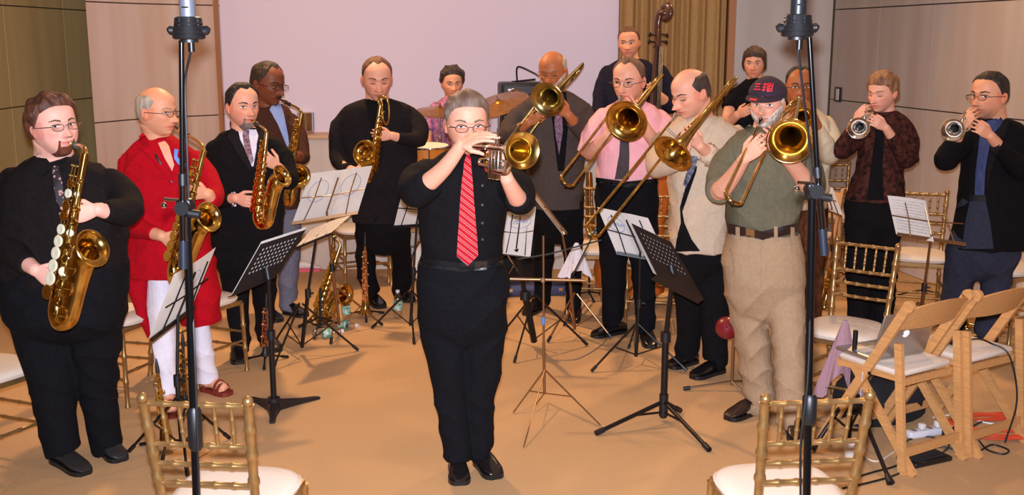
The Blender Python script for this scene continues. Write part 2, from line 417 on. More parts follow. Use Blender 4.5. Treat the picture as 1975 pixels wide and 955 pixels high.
def hand(mb, w, tip, n, thumb=1, curl=1.2, s=1., spread=0., point=None):
    """palm, four bent fingers and a thumb: w wrist, tip where the knuckles aim, n palm normal (fingers bend towards it)"""
    w = Vector(w); d = (Vector(tip)-w).normalized(); n = Vector(n); n = (n-d*n.dot(d)).normalized(); sd = d.cross(n)*thumb
    L = .092*s
    mb.tube([w - d*.03*s, w, w+d*.03*s, w+d*.065*s, w+d*L], [.026*s, .027*s, .036*s, .043*s, .040*s], [.021*s, .019*s, .016*s, .014*s, .012*s], n=12, up=sd)
    ln = [.070, .078, .073, .058]; off = [.0315, .0105, -.0105, -.0300]; rr = [.0088, .0088, .0084, .0074]
    for i in range(4):
        c = curl*(1+.10*i) if point is None or i not in point else .25
        b = w + d*(L-.006*(abs(i-1.2)))*1. + sd*off[i]*s; a = 0; p = b; pts = [b - d*.02*s, b]; fan = (off[i]/.03)*spread
        for k, q in enumerate((.45, .32, .25)):
            a += c*(.40 if k == 0 else .38 if k == 1 else .22)
            dd = (d*math.cos(a)+n*math.sin(a)+sd*fan*math.cos(a)).normalized(); p = p + dd*ln[i]*q*s*1.05; pts.append(p)
        mb.caps(pts, [rr[i]*s, rr[i]*s*1.05, rr[i]*s, rr[i]*s*.93, rr[i]*s*.82], n=8)
    b = w + d*.022*s + sd*.022*s; t1 = (d*.55+sd*.62+n*.45).normalized(); t2 = (d*.75+sd*.15+n*.6).normalized()
    mb.caps([b, b+t1*.040*s, b+t1*.040*s+t2*.030*s, b+t1*.040*s+t2*.030*s+(t2+n*.3).normalized()*.022*s], [.014*s, .0118*s, .0105*s, .0085*s], n=8)
def torso_rings(rows, Y, k=1., n=28, sup=2.5):
    R = []
    rs = sorted(rows, key=lambda r: r[2])
    pys = [r[2] for r in rs]; m = max(8, int((pys[-1]-pys[0])/7))
    for q in np.linspace(pys[0], pys[-1], m):
        l = interp(q, pys, [r[0] for r in rs]); rr = interp(q, pys, [r[1] for r in rs]); th = interp(q, pys, [r[3] for r in rs]); dy = interp(q, pys, [(r[4] if len(r) > 4 else 0) for r in rs])
        c = P((l+rr)/2, q, Y+dy); hw = (rr-l)/2*mpp((l+rr)/2, q, Y+dy)*k; hd = th/2*k; ring = []
        for j in range(n):
            a = 2*math.pi*j/n; ca, sa = math.cos(a), math.sin(a)
            ring.append(c + Vector((hw*math.copysign(abs(ca)**(2/sup), ca), hd*math.copysign(abs(sa)**(2/sup), sa), 0)))
        R.append(ring)
    return R
def limb_pts(L, Y):      # [(px,py,r_px,dY)] -> points and radii
    return [P(a[0], a[1], Y+(a[3] if len(a) > 3 else 0)) for a in L], [a[2]*mpp(a[0], a[1], Y) for a in L]
def leg_pts(L, Y, foot):
    pts, rr = [], []
    yf = foot.y; y0, y1 = L[0][1], L[-1][1]
    for a in L:
        t = (a[1]-y0)/max(y1-y0, 1); yy = Y*(1-t)+yf*t; pts.append(P(a[0], a[1], yy)); rr.append(a[2]*mpp(a[0], a[1], yy))
    return pts, rr
def wrinkle(me, amp, sc=1., seed=0):
    c = coords(me).astype('d'); n = np.empty(len(me.vertices)*3, 'f'); me.vertices.foreach_get('normal', n); n = n.reshape(-1, 3)
    x, y, z = c[:, 0]*sc, c[:, 1]*sc, c[:, 2]*sc
    rid = lambda t: 1-np.abs(np.sin(t))**.7*2
    w = rid(z*17+2.4*np.sin(x*9+seed)+1.9*np.sin(y*8+z*3))*(.5+.5*np.sin(x*7+z*4+seed*1.7)) + .7*rid(x*15+z*11+2.2*np.sin(z*9+seed))*(.5+.5*np.sin(z*6+1+seed)) + .25*np.sin(x*50+z*33+seed)*np.sin(y*40+z*21)
    setco(me, c+n*(w*amp)[:, None])
def shoe(heel, toe, name, m, parent, o, w=.047, h=.085, sole=True, sm=None):
    h0 = Vector(heel); t0 = Vector(toe); h0.z = t0.z = 0; d = (t0-h0); L = max(d.length, .22); L = min(L, .31); c = (h0+t0)/2; d.normalize(); s = Vector((-d.y, d.x, 0)); R = []
    prof = [(-.5, .55, .45), (-.46, .75, .85), (-.36, .85, 1.0), (-.18, .82, 1.05), (0, .88, .95), (.15, 1.0, .74), (.30, 1.03, .58), (.42, .85, .48), (.485, .5, .36)]
    for t, ww, hh in prof:
        q = c+d*(t*L); ring = []
        for j in range(14):
            a = 2*math.pi*j/14; ca, sa = math.cos(a), math.sin(a)
            zz = .018 + (h*hh-.018)*(.5+.5*sa)**.8 if sa > -1 else .018
            ring.append(q + s*(w*ww*math.copysign(abs(ca)**.75, ca)) + Vector((0, 0, zz)))
        R.append(ring)
    ob = MB().rings(R).build(name, m, parent, o)
    b = MB(); poly = []
    for t, ww, hh in prof: poly.append((t*L, w*ww*1.07))
    poly = poly + [(x, -y) for x, y in reversed(poly)]
    M = Matrix.Translation(c+Vector((0, 0, .011))) @ Matrix(((d.x, s.x, 0, 0), (d.y, s.y, 0, 0), (0, 0, 1, 0), (0, 0, 0, 1)))
    b.prism(poly, .022, M).build('sole', sm or BLACKP, ob, o, smooth=False)
    return c
CLOTH_N = [0]
def person(name_label, Y, head, torso, arms, legs, shoes, top, bottom, skin, hair=None, face={}, voxel=.0048, cv=.0075,
           sleeves=('long', 'long'), hem=None, extra_top=None, group=None, bodyrows=None, neckrows=None, cat='person', tuck=False, extra_bottom=None, cuffs=None, toplabel=None, wr=.0065):
    CLOTH_N[0] += 1; seed = CLOTH_N[0]*1.37
    gl = [G(*s_[1]) for s_ in shoes]
    o = Vector((sum(g_.x for g_ in gl)/len(gl), sum(g_.y for g_ in gl)/len(gl), 0))
    # --- head frame
    hx, htop, hbot = head['c'], head['top'], head['chin']; Yh = Y+head.get('dY', 0)
    pc = P(hx, (htop+hbot)/2, Yh); H = (hbot-htop)*mpp(hx, htop, Yh)/2*head.get('k', 1)
    MH = Matrix.Translation(pc) @ Matrix.Rotation(math.radians(head.get('yaw', 0))-math.atan2(pc.x, pc.y), 4, 'Z') @ Matrix.Rotation(math.radians(head.get('pitch', 0)), 4, 'X') @ Matrix.Rotation(math.radians(head.get('roll', 0)), 4, 'Y') @ Matrix.Diagonal((H, H, H, 1))
    HV = head_shape(**head.get('shape', {}))
    body = MB()
    hm = MB(); hm.add([tuple(v) for v in HV], ICOF)
    for s in (-1, 1):
        E = Matrix.Rotation(s*.30, 3, 'Z') @ Matrix.Rotation(-.15, 3, 'X')
        hm.ball((s*.655, .10, -.10), (.05, .15, .25), 12, E); hm.ball((s*.69, .17, -.05), (.06, .08, .20), 10, E)
    xform(hm, MH); body.add(hm.v, hm.f)
    # --- neck, trunk
    rs = sorted(torso, key=lambda r: r[2]); nb = rs[0]; cb_ = P((nb[0]+nb[1])/2, nb[2]+4, Y+(nb[4] if len(nb) > 4 else 0))
    hn = MH @ Vector((0, .22, -.42)); nr = head.get('neck', .50)*H
    body.tube([hn, hn.lerp(cb_, .5), cb_+Vector((0, 0, -.03)), cb_+Vector((0, 0, -.10))], [nr, nr*.98, nr*1.12, nr*1.5], n=20)
    body.rings(torso_rings(bodyrows or torso, Y, .78))
    hands = MB()
    for A in arms:
        pts, rr = limb_pts(A['p'], Y); body.caps(resample(catmull(pts, 5), 14), [q_*(.80+.20*min(1, i_/6)) for i_, q_ in enumerate(np.interp(np.linspace(0, 1, 14), np.linspace(0, 1, len(rr)), rr))], n=14)
        if A.get('hand'):
            h_ = A['hand']; w_ = pts[-1]; tp = P(h_['to'][0], h_['to'][1], Y+h_['to'][2]); hand(body, w_, tp, h_['n'], h_.get('thumb', 1), h_.get('curl', 1.2), h_.get('s', 1.0)*.93, h_.get('spread', .10), h_.get('point'))
    # --- legs
    legp = []
    for Lg, S in zip(legs, shoes):
        hl, to = G(*S[0]), G(*S[1]); ft = hl.lerp(to, .30); pts, rr = leg_pts(Lg, Y, ft); legp.append((pts, rr, hl, to))
        bare_ = S[2].get('bare'); body.caps((pts if bare_ else pts[:-1])+([Vector((ft.x, ft.y, .07))] if bare_ else []), [r*.62 for r in (rr if bare_ else rr[:-1])]+([.035] if bare_ else []), n=12)
        if not bare_: legp[-1] = (pts+[Vector((ft.x, ft.y, .075))], rr+[rr[-1]*.98], hl, to)
        if S[2].get('bare'):
            body.caps([Vector((ft.x, ft.y, .06)), hl.lerp(to, .75)+Vector((0, 0, .045))], [.035, .028], n=12)
            d = (to-hl).normalized(); s_ = Vector((-d.y, d.x, 0))
            for k in range(5): body.caps([hl.lerp(to, .72)+s_*(.014*(k-2))+Vector((0, 0, .04)), to - d*(.035+.006*abs(k-1)) + s_*(.018*(k-2))+Vector((0, 0, .032))], [.012, .0095], n=8)
    me = remesh(body, voxel, 2, .45); setco(me, coords(me)-np.array(o, 'f'))
    # --- skin tint
    co = coords(me).astype('d')+np.array(o); Mi = np.array(MH.inverted()); q = co @ Mi[:3, :3].T + Mi[:3, 3]
    col = np.tile(np.array([*skin, 1.]), (len(co), 1)); inh = (np.abs(q[:, 0]) < 1) & (q[:, 2] > -1.05) & (q[:, 2] < 1.1) & (np.abs(q[:, 1]) < 1.2)
    fr = inh & (q[:, 1] < -.3)
    def blend(mask, c, a): col[:, :3] = col[:, :3]*(1-(mask*a)[:, None])+np.array(c)[None]*(mask*a)[:, None]
    X, Z = q[:, 0], q[:, 2]; gg = lambda cx, cz, sx, sz: np.exp(-((X-cx)/sx)**2-((Z-cz)/sz)**2)*fr
    red = (skin[0]*1.0, skin[1]*.55, skin[2]*.50)
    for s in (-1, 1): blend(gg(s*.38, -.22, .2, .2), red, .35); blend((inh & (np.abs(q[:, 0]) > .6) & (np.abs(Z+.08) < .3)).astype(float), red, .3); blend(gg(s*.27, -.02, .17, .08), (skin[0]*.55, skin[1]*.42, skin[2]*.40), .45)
    blend(gg(0, -.30, .14, .1), red, .4); blend(np.clip(gg(0, -.56, .24, .075)*1.6, 0, 1), (skin[0]*.85, skin[1]*.38, skin[2]*.36), .8)
    blend(gg(0, -.555, .20, .018), (skin[0]*.3, skin[1]*.15, skin[2]*.14), .7)
    if face.get('stubble'): blend(np.clip(gg(0, -.75, .5, .28)*1.4, 0, 1), face['stubble'], .5)
    at = me.color_attributes.new('tint', 'FLOAT_COLOR', 'POINT'); at.data.foreach_set('color', col.astype('f').ravel())
    root = link('person', me, SKIN); root.location = o; tag(root, name_label, cat, group)
    HB = bvh_of_world(me, o)
    lr = lambda x, z: (MH @ Vector((x, -2.5, z)), (MH.to_3x3() @ Vector((0, 1, 0))).normalized())
    ku = H
    def dr(nm, poly, m, off=.0008, th=.0006, edge=.04, par=root):
        mb = drape(HB, poly, lr, off, th, edge)
        return mb.build(nm, m, par, o) if mb else None
    brow = mat('brow_%s' % face.get('browname', 'brown'), face.get('brow', rgb(60, 40, 28)), .9)
    for s in (-1, 1):
        z0 = .19+face.get('raise', 0)
        dr('eyebrow', [(s*.12, z0-.03), (s*.14, z0+.035), (s*.30, z0+.07), (s*.46, z0+.01), (s*.46, z0-.01), (s*.30, z0+.02)], brow, .0012, .0012)
        if face.get('eyes', 'open') == 'open':
            al = lambda r: [(s*.275+r*.135*math.cos(a), .022+face.get('lid', 0)+r*.034*math.sin(a)*(1 if math.sin(a) > 0 else .8)) for a in np.linspace(0, 2*math.pi, 14)[:-1]]
            e = dr('eye', al(1.0), mat('eye_white', rgb(225, 215, 208), .25), .0004, .0005)
            if e:
                gx = face.get('gaze', 0)*.05
                dr('iris', [(s*.275+gx+.048*math.cos(a), .026+.036*math.sin(a)) for a in np.linspace(0, 2*math.pi, 11)[:-1]], mat('iris_dark', rgb(38, 26, 22), .1, coat=1.), .0012, .0004, par=e)
            dr('eyelashes', [(s*.275+.145*math.cos(a), .025+.042*math.sin(a)) for a in np.linspace(0, math.pi, 8)]+[(s*.275+.15*math.cos(a), .025+.066*math.sin(a)) for a in np.linspace(math.pi, 0, 8)], mat('lash', rgb(40, 22, 18), .9), .0010, .0006)
        else:
            dr('eyelashes', [(s*.275+.14*math.cos(a), .01-.035*math.sin(a)) for a in np.linspace(0, math.pi, 8)]+[(s*.275+.14*math.cos(a), .01-.062*math.sin(a)) for a in np.linspace(math.pi, 0, 8)], mat('lash', rgb(40, 22, 18), .9), .0010, .0006)
    # --- hair and beard
    az = np.degrees(np.arctan2(np.abs(ICOV[:, 0]), -ICOV[:, 1])); el = np.degrees(np.arcsin(np.clip(ICOV[:, 2], -1, 1)))
    if hair:
        xs, lo, xt, hi = HAIRLINES[hair['style']]
        mk = np.minimum(el-np.interp(az, xs, lo), np.interp(az, xt, hi)-el)/14.
        if hair.get('part'): mk = mk + 0
        th = hair.get('t', .09)
        vol = th*(1+.35*sst(.2, 1, ICOV[:, 2]))
        if hair.get('sweep'): vol = vol*(1+.5*sst(-.2, .8, -ICOV[:, 1])*(ICOV[:, 2] > .3)); 
        sb = shell(HV*1.0, mk, vol, lump=hair.get('lump', .03), seed=seed)
        if sb:
            hb = xform(sb, MH).build('hair', mat(hair['m'], hair['col'], .62, bump=.8, bscale=34, var=.5, vscale=16, stretch=hair.get('st', (2.4, 2.4, .8)), color2=hair.get('col2')), root, o)
    for bd in face.get('beard', []):
        X_, Z_ = HV[:, 0], HV[:, 2]; fr2 = HV[:, 1] < .1
        if bd['k'] == 'goatee': mk = np.minimum((.27-np.abs(X_))/.12, (-.66-Z_)/.08); 
        elif bd['k'] == 'round': mk = np.maximum(np.minimum((.30-np.abs(X_))/.12, (-.64-Z_)/.08), np.minimum.reduce([(.32-np.abs(X_))/.1, (np.abs(X_)-.20)/.05, (-.42-Z_)/.08]))
        elif bd['k'] == 'moustache': mk = np.minimum.reduce([(.27-np.abs(X_))/.1, (-.40-Z_)/.04, (Z_+.52)/.04])
        elif bd['k'] == 'full': mk = np.minimum((-.50+np.clip(np.abs(X_)-.22, 0, 1)*1.15-Z_)/.10, (.9-0*Z_)) ; mk = np.where((np.abs(X_) < .17) & (Z_ > -.67), -1, mk)
        mk = np.where(fr2, mk, -1)
        sb = shell(HV*1.0, mk, bd.get('t', .05), tuck=-.02, lump=.012, seed=seed)
        if sb: xform(sb, MH).build('moustache' if bd['k'] == 'moustache' else 'beard', mat(bd['m'], bd['col'], .9, bump=.9, bscale=60, var=.4, vscale=40), root, o)
    if face.get('glasses'):
        gm = mat(*face['glasses']); fr_ = MB(); Y0 = -.93
        for s in (-1, 1):
            rim = [MH @ Vector((s*.275+.20*math.cos(a), Y0+.04*abs(math.cos(a)), -.01+.115*math.copysign(abs(math.sin(a))**.8, math.sin(a)))) for a in np.linspace(0, 2*math.pi, 22)[:-1]]
            fr_.tube(rim, .012*ku, n=6, cap=False, loop=True)
            fr_.tube([MH @ Vector((s*.475, Y0+.04, .03)), MH @ Vector((s*.66, Y0+.25, .03)), MH @ Vector((s*.71, .05, .0)), MH @ Vector((s*.70, .2, -.10))], .014*ku, n=6)
        fr_.tube([MH @ Vector((-.08, Y0, .03)), MH @ Vector((0, Y0-.03, .05)), MH @ Vector((.08, Y0, .03))], .012*ku, n=6)
        go = fr_.build('eyeglasses', gm, root, o)
        for s in (-1, 1):
            L_ = MB(); L_.add([tuple(MH @ Vector((s*.275+.19*math.cos(a), Y0+.02, -.01+.108*math.sin(a)))) for a in np.linspace(0, 2*math.pi, 18)[:-1]], [tuple(range(17))]); L_.build('lens', glass_mat('lens_glass', (.96, .96, .96), face.get('lensref', .07)), go, o)
    # --- clothes
    tm, bm_ = top, bottom
    t = MB(); t.rings(torso_rings(torso, Y, 1.0)); 
    if extra_top: extra_top(t)
    for A, sl in zip(arms, sleeves):
        pts, rr = limb_pts(A['p'], Y); k = A.get('cloth', [1.35]*len(pts)); rr2 = [a*b*(.93 if i_ else .86) for i_, (a, b) in enumerate(zip(rr, k))]
        n = 26; P2 = resample(catmull(pts, 6), n); R2 = list(np.interp(np.linspace(0, 1, n), A.get('u', np.linspace(0, 1, len(rr2))), rr2))
        cut = {'long': n-1, 'short': int(n*.52), 'elbow': int(n*.60), 'cuff': n-1}.get(sl, n) if isinstance(sl, str) else int(n*sl)
        if cut < 2: continue
        t.ball(P2[0], R2[0]*.98, 14); t.tube(P2[:cut], R2[:cut], n=16)
    if not tuck and extra_bottom is None: pass
    tme = remesh(t, cv, 2, .5); wrinkle(tme, wr, 1., seed); setco(tme, coords(tme)-np.array(o, 'f'))
    to = link(hem or 'jacket', tme, tm, root)
    if toplabel: to['label'] = toplabel
    b = MB()
    for pts, rr, hl, tt in legp:
        n = 18; pp = resample(catmull(pts, 5), n); r2 = list(np.interp(np.linspace(0, 1, n), np.linspace(0, 1, len(rr)), rr)); b.tube(pp, r2, n=18); b.ball(pp[0], r2[0], 16)
    if extra_bottom:
        lr_ = extra_bottom[-1]; ex = list(extra_bottom)+[(lr_[0]+(lr_[1]-lr_[0])*.04, lr_[1]-(lr_[1]-lr_[0])*.04, lr_[2]+16, lr_[3]*.86), (lr_[0]+(lr_[1]-lr_[0])*.12, lr_[1]-(lr_[1]-lr_[0])*.12, lr_[2]+38, lr_[3]*.58), (lr_[0]+(lr_[1]-lr_[0])*.25, lr_[1]-(lr_[1]-lr_[0])*.25, lr_[2]+52, lr_[3]*.25)]
        b.rings(torso_rings(ex, Y, 1.0))
    bme = remesh(b, cv, 3, .55); wrinkle(bme, wr*1.1, 1., seed+2); setco(bme, coords(bme)-np.array(o, 'f'))
    bo = link('trousers', bme, bm_, root)
    for S, (pts, rr, hl, tt) in zip(shoes, legp):
        if S[2].get('none'): continue
        if S[2].get('bare'):
            sandal(hl, tt, root, o); continue
        shoe(hl, tt, 'shoe', S[2].get('m', SHOEB), root, o)
    T = bvh_of_world(tme, o); B = bvh_of_world(bme, o)
    cc_ = [Vector(v) for v in (np.concatenate([coords(tme), coords(bme)])+np.array(o, 'f')).tolist()]; nt_ = len(tme.vertices)
    ALL = BVHTree.FromPolygons(cc_, [tuple(q.vertices) for q in tme.polygons]+[tuple(i+nt_ for i in q.vertices) for q in bme.polygons])
    def on(nm, poly, m, off=.004, th=.003, which=T, edge=7, par=root, label=None):
        mb = drape(ALL if nm.startswith('belt') else which, poly, camray, off, th, edge)
        if mb:
            ob = mb.build(nm, m, par, o)
            if label: ob['label'] = label
            return ob
    return dict(root=root, o=o, MH=MH, H=H, top=T, bot=B, on=on, Y=Y, head=HB, HV=HV, lr=lr)
def bvh_of_world(me, o):
    c = [Vector(v)+o for v in coords(me).tolist()] if False else [Vector(v) for v in (coords(me)+np.array(o, 'f')).tolist()]
    return BVHTree.FromPolygons(c, [tuple(p.vertices) for p in me.polygons])
def sandal(hl, to, root, o):
    m = mat('sandal_leather', rgb(120, 40, 30), .45); d = (to-hl).normalized(); s = Vector((-d.y, d.x, 0)); L = (to-hl).length; c = (hl+to)/2
    prof = [(-.5, .028), (-.42, .036), (-.1, .036), (.2, .047), (.42, .042), (.5, .02)]; poly = [(t*L, w_) for t, w_ in prof]; poly += [(x, -y) for x, y in reversed(poly)]
    M = Matrix.Translation(c+Vector((0, 0, .011))) @ Matrix(((d.x, s.x, 0, 0), (d.y, s.y, 0, 0), (0, 0, 1, 0), (0, 0, 0, 1)))
    a = MB().prism(poly, .022, M).build('sandal', m, root, o, smooth=False); b = MB()
    for t, h, w_ in ((-.28, .085, .042), (.12, .078, .046), (.24, .064, .046)):
        arc = [c+d*(t*L)+s*(w_*math.cos(q))+Vector((0, 0, .015+h*.85*math.sin(q))) for q in np.linspace(0, math.pi, 12)]; b.tube(arc, .011, .003, n=8, up=d)
    b.build('strap', m, a, o)
def mouth(p, x=0., d=.0, z=-.56): return p['MH'] @ Vector((x, -.97-d, z))
def tubes_on(P_, name, pts_px, r, m, which='top', off=.006):
    """a thin cord laid on the clothes through photo pixels"""
    pts = []
    for x, y in pts_px:
        oo, d = camray(x, y); h = P_[which].ray_cast(oo, d, 30)
        pts.append(h[0]-d*off if h[0] is not None else P(x, y, P_['Y']))
    return MB().tube(catmull(pts, 4), r, n=6).build(name, m, P_['root'], P_['o'])
# skin tones
S_LIGHT = rgb(222, 162, 134); S_PALE = rgb(230, 172, 152); S_TAN = rgb(222, 158, 122); S_BROWN = rgb(150, 88, 52); S_DARK = rgb(118, 66, 42); S_BRN2 = rgb(172, 104, 62)
SHOEB = mat('black_shoe', rgb(24, 20, 20), .22, coat=.4, bump=.1, bscale=40)
SHOED = mat('dull_black_shoe', rgb(34, 32, 32), .6)
SHOEBR = mat('dark_brown_shoe', rgb(44, 28, 24), .3, coat=.3)
def cloth(name, c, v=.25, vs_=60, rough=.92, c2=None, bump=.35, bs=140, sheen=.0): return mat(name, c, rough, bump=bump, bscale=bs, var=v, vscale=vs_, color2=c2, spec=.12, sheen=sheen)
C_BLACKSHIRT = cloth('black_shirt_cloth', rgb(27, 22, 22))
C_BLACK = cloth('black_wool', rgb(20, 18, 20))
C_NAVY = cloth('black_blue_trouser_cloth', rgb(18, 18, 22))
C_SUIT = cloth('charcoal_suit_cloth', rgb(32, 27, 29))
C_RED = cloth('red_kurta_cloth', rgb(178, 10, 28), .15)
C_WHITE = cloth('white_trouser_cloth', rgb(228, 222, 230), .05)
C_BROWNJ = cloth('brown_jacket_cloth', rgb(72, 44, 34))
C_GREYT = cloth('grey_blue_trouser_cloth', rgb(112, 112, 126))
C_GREYJ = cloth('grey_brown_tweed', rgb(84, 72, 66), .4, 200)
C_PINK = cloth('pink_shirt_cloth', rgb(240, 176, 180), .05)
C_TANJ = cloth('tan_jacket_cloth', rgb(200, 178, 152), .08, bump=.4)
C_OLIVE = cloth('olive_shirt_cloth', rgb(104, 98, 78), .15)
C_KHAKI = cloth('khaki_cloth', rgb(166, 138, 108), .1, bump=.4)
C_CREAMJ = cloth('cream_jacket_cloth', rgb(216, 200, 168), .08)
C_FLORAL = cloth('brown_floral_jacquard', rgb(30, 18, 18), .5, 34, c2=rgb(84, 44, 34))
C_JEANS = cloth('charcoal_jeans', rgb(52, 54, 68), .2)
C_PURPLE = cloth('purple_print_cloth', rgb(196, 128, 152), .5, 30, c2=rgb(110, 74, 120))
C_NIGHT = cloth('dark_navy_tee', rgb(36, 34, 46))
C_WHITES = cloth('white_shirt_cloth', rgb(222, 220, 230), .04)
C_BLUES = cloth('light_blue_shirt_cloth', rgb(150, 170, 216), .1)
# ------------------------------------------------------------------ instruments
def sax(label, T, B, u, tip, name='saxophone', m=BRASS, km=PEARL, bell_r=.30*.30, cat='saxophone', bell=(.23, .47), bow=.13, hook=None, thick=1., group=None, mp=BLACKP, keyr=1., bellface=.5):
    """T neck socket, B lowest point of the bow, u side on which the bell stands, tip of the mouthpiece"""
    T, B, tip = Vector(T), Vector(B), Vector(tip); w_ = (B-T); L = w_.length; w_.normalize(); u = Vector(u); u = (u-w_*u.dot(w_)).normalized(); v = w_.cross(u)
    if v.y > 0: v = -v
    o = B.copy(); root = thing(name, label, cat, o, group=group)
    Q = lambda a, c, e=0: T + u*(a*L) + w_*(c*L) + v*(e*L)
    b0 = bow
    path = [(0, -.01), (0, .2), (0, .4), (0, .6), (0, .8), (0, .88), (.02*b0/.13, .935), (b0*.5, .965), (b0*.93, .93), (b0*1.02, .86), (b0*1.05, .76), (b0*1.1, .66)]
    rad = [.018, .024, .031, .038, .045, .048, .050, .052, .054, .056, .060, .066]
    bx, bz = bell; ex = b0*1.1
    for k, t in enumerate((.35, .6, .8, .92, 1.0)): 
        q_ = t*math.pi/2*.80; path.append((ex+(bx-ex)*(1-math.cos(q_))/(1-math.cos(math.pi*.4))*1.12, .66+(bz-.66)*math.sin(q_)/math.sin(math.pi*.4))); rad.append([.072, .082, .096, .118, bell_r/ .30 if bell_r > .2 else .145][k])
    pts = [Q(a, c) for a, c in path]; rad = [r*L*thick for r in rad]; rad[-1] = bell_r*L*1.0
    rad[-2] = rad[-1]*.78; rad[-3] = rad[-1]*.64
    # rim direction turned outwards
    t1 = MB(); fr_ = frames(catmull(pts, 4), v); PP = catmull(pts, 4); RR = list(np.interp(np.linspace(0, len(rad)-1, len(PP)), range(len(rad)), rad))
    k = len(PP); outer = []; inner = []
    for i, (p, t, a, b) in enumerate(frames(PP, v)):
        outer.append([p + a*(math.cos(2*math.pi*j/28)*RR[i]) + b*(math.sin(2*math.pi*j/28)*RR[i]) for j in range(28)])
        if i > k*.72: inner.append([p + a*(math.cos(2*math.pi*j/28)*(RR[i]-.0025)) + b*(math.sin(2*math.pi*j/28)*(RR[i]-.0025)) for j in range(28)])
    t1.rings(outer+inner[::-1], cap=False); t1.add(inner[0], [tuple(range(28))]); t1.build('body', m, root, o)
    pe, te, ae, be = frames(PP, v)[-1]
    ring = [pe + ae*(math.cos(2*math.pi*j/32)*RR[-1]) + be*(math.sin(2*math.pi*j/32)*RR[-1]) for j in range(32)]
    MB().tube(ring, .006*L/.7, n=8, loop=True, cap=False).build('bell_rim', m, root, o)
    # neck
    up = -w_
    if hook: npts = [Q(0, .0)]+[Vector(h) for h in hook]+[tip.lerp(Vector(hook[-1]), .32)]
    else:
        c1 = T+up*.03*L; npts = [T+up*.0, T+up*.02*L, c1+(tip-c1)*.10+up*.015*L, c1.lerp(tip, .35)+up*.018*L, c1.lerp(tip, .62)+up*.006*L]
    cc = catmull(npts, 5); n_ = len(cc); MB().tube(cc, list(np.linspace(.0175*L, .0105*L, n_)), n=12).build('neck', m, root, o)
    a = cc[-1]; d = (tip-a)
    MB().tube([a-d*.12, a+d*.0, a+d*.35, a+d*.8, tip+d*.12], [.013, .0135, .0125, .010, .006], [.013, .0135, .0125, .008, .003], n=12, up=v).build('mouthpiece', mp, root, o)
    lg = MB().tube([a+d*.38, a+d*.60], [.0155, .0145], n=12); lg.build('ligature', m, root, o)
    MB().tube([Q(0, -.02), Q(0, .03)], .024*L, n=14).build('neck_collar', m, root, o)
    # keys
    rods = MB()
    for off in (-.028, .0): rods.tube([Q(off, .05, .045), Q(off, .78, .062)], .0038, n=6)
    rods.tube([Q(.045, .12, .02), Q(.06, .84, .03)], .0038, n=6)
    for c in np.linspace(.06, .82, 14): rods.tube([Q(-.028, c, .047+.018*c), Q(-.01, c, .02)], .004, n=6); rods.ball(Q(-.028, c, .05+.018*c), .0062, 8)
    rods.build('key_rods', m, root, o)
    ks = [(.0, .16, .024), (-.005, .22, .026), (.0, .29, .028), (0, .35, .03), (.0, .43, .030), (.0, .50, .034), (.0, .57, .036), (0, .645, .037), (0, .72, .040), (0, .80, .042)]
    for i, (a_, c, r) in enumerate(ks):
        rr = r*L*keyr; p = Q(a_, c, .032+.036*c+.020*thick); 
        MB().lathe([(0.001, .002), (rr*.4, .0025), (rr*.8, .004), (rr, .003), (rr*1.05, .0), (rr*.95, -.006)], p, v, 18).build('key_cup', km if i in (1, 4, 5, 6, 7, 8) else m, root, o)
    for i, (a_, c, r) in enumerate([(.055, .30, .018), (.058, .38, .02), (-.05, .26, .017), (-.052, .34, .017), (-.06, .62, .022), (-.065, .70, .022), (.075, .84, .036)]):
        rr = r*L; p = Q(a_, c, .02+.02*c); MB().lathe([(0.001, .006), (rr*.7, .006), (rr, .001), (rr, -.006)], p, (v+u*(.6 if a_ > 0 else -.6)), 14).build('side_key', m, root, o)
    for i in range(9):
        c = .14+.075*i; rr = (.014+.002*i)*L; p = Q(.032+.004*i, c, .026+.030*c); MB().lathe([(0.001, .004), (rr*.7, .005), (rr, .001), (rr, -.006)], p, (v+u*.5), 12).build('side_key', km if i % 3 == 1 else m, root, o)
    r3 = MB()
    for a_, b_ in (((.04, .10), (.055, .50)), ((.06, .48), (.075, .86)), ((-.045, .30), (-.06, .80))): r3.tube([Q(a_[0], a_[1], .035), Q(b_[0], b_[1], .05)], .003, n=6)
    for c in np.linspace(.15, .85, 10): r3.ball(Q(.05+.02*c, c, .05), .0065, 8)
    r3.build('key_rods', m, root, o)
    for c, r in ((.90, .045), (.74, .05), (.62, .05)):
        rr = r*L; p = Q(b0*1.06, c, .062); MB().lathe([(0.001, .008), (rr*.6, .008), (rr, .002), (rr, -.010)], p, v, 16).build('bell_key', m, root, o)
        g = MB(); g.tube([p+u*rr*1.1, p+u*rr*.7+v*.02, p-u*rr*.7+v*.02, p-u*rr*1.1], .003, n=6); g.tube([p+w_*rr*1.1, p+w_*rr*.7+v*.02, p-w_*rr*.7+v*.02, p-w_*rr*1.1], .003, n=6); g.build('key_guard', m, root, o)
    MB().tube([Q(.05, .56, .0), Q(b0*.95, .56+.03, .0)], .006, n=8).build('brace', m, root, o)
    return root
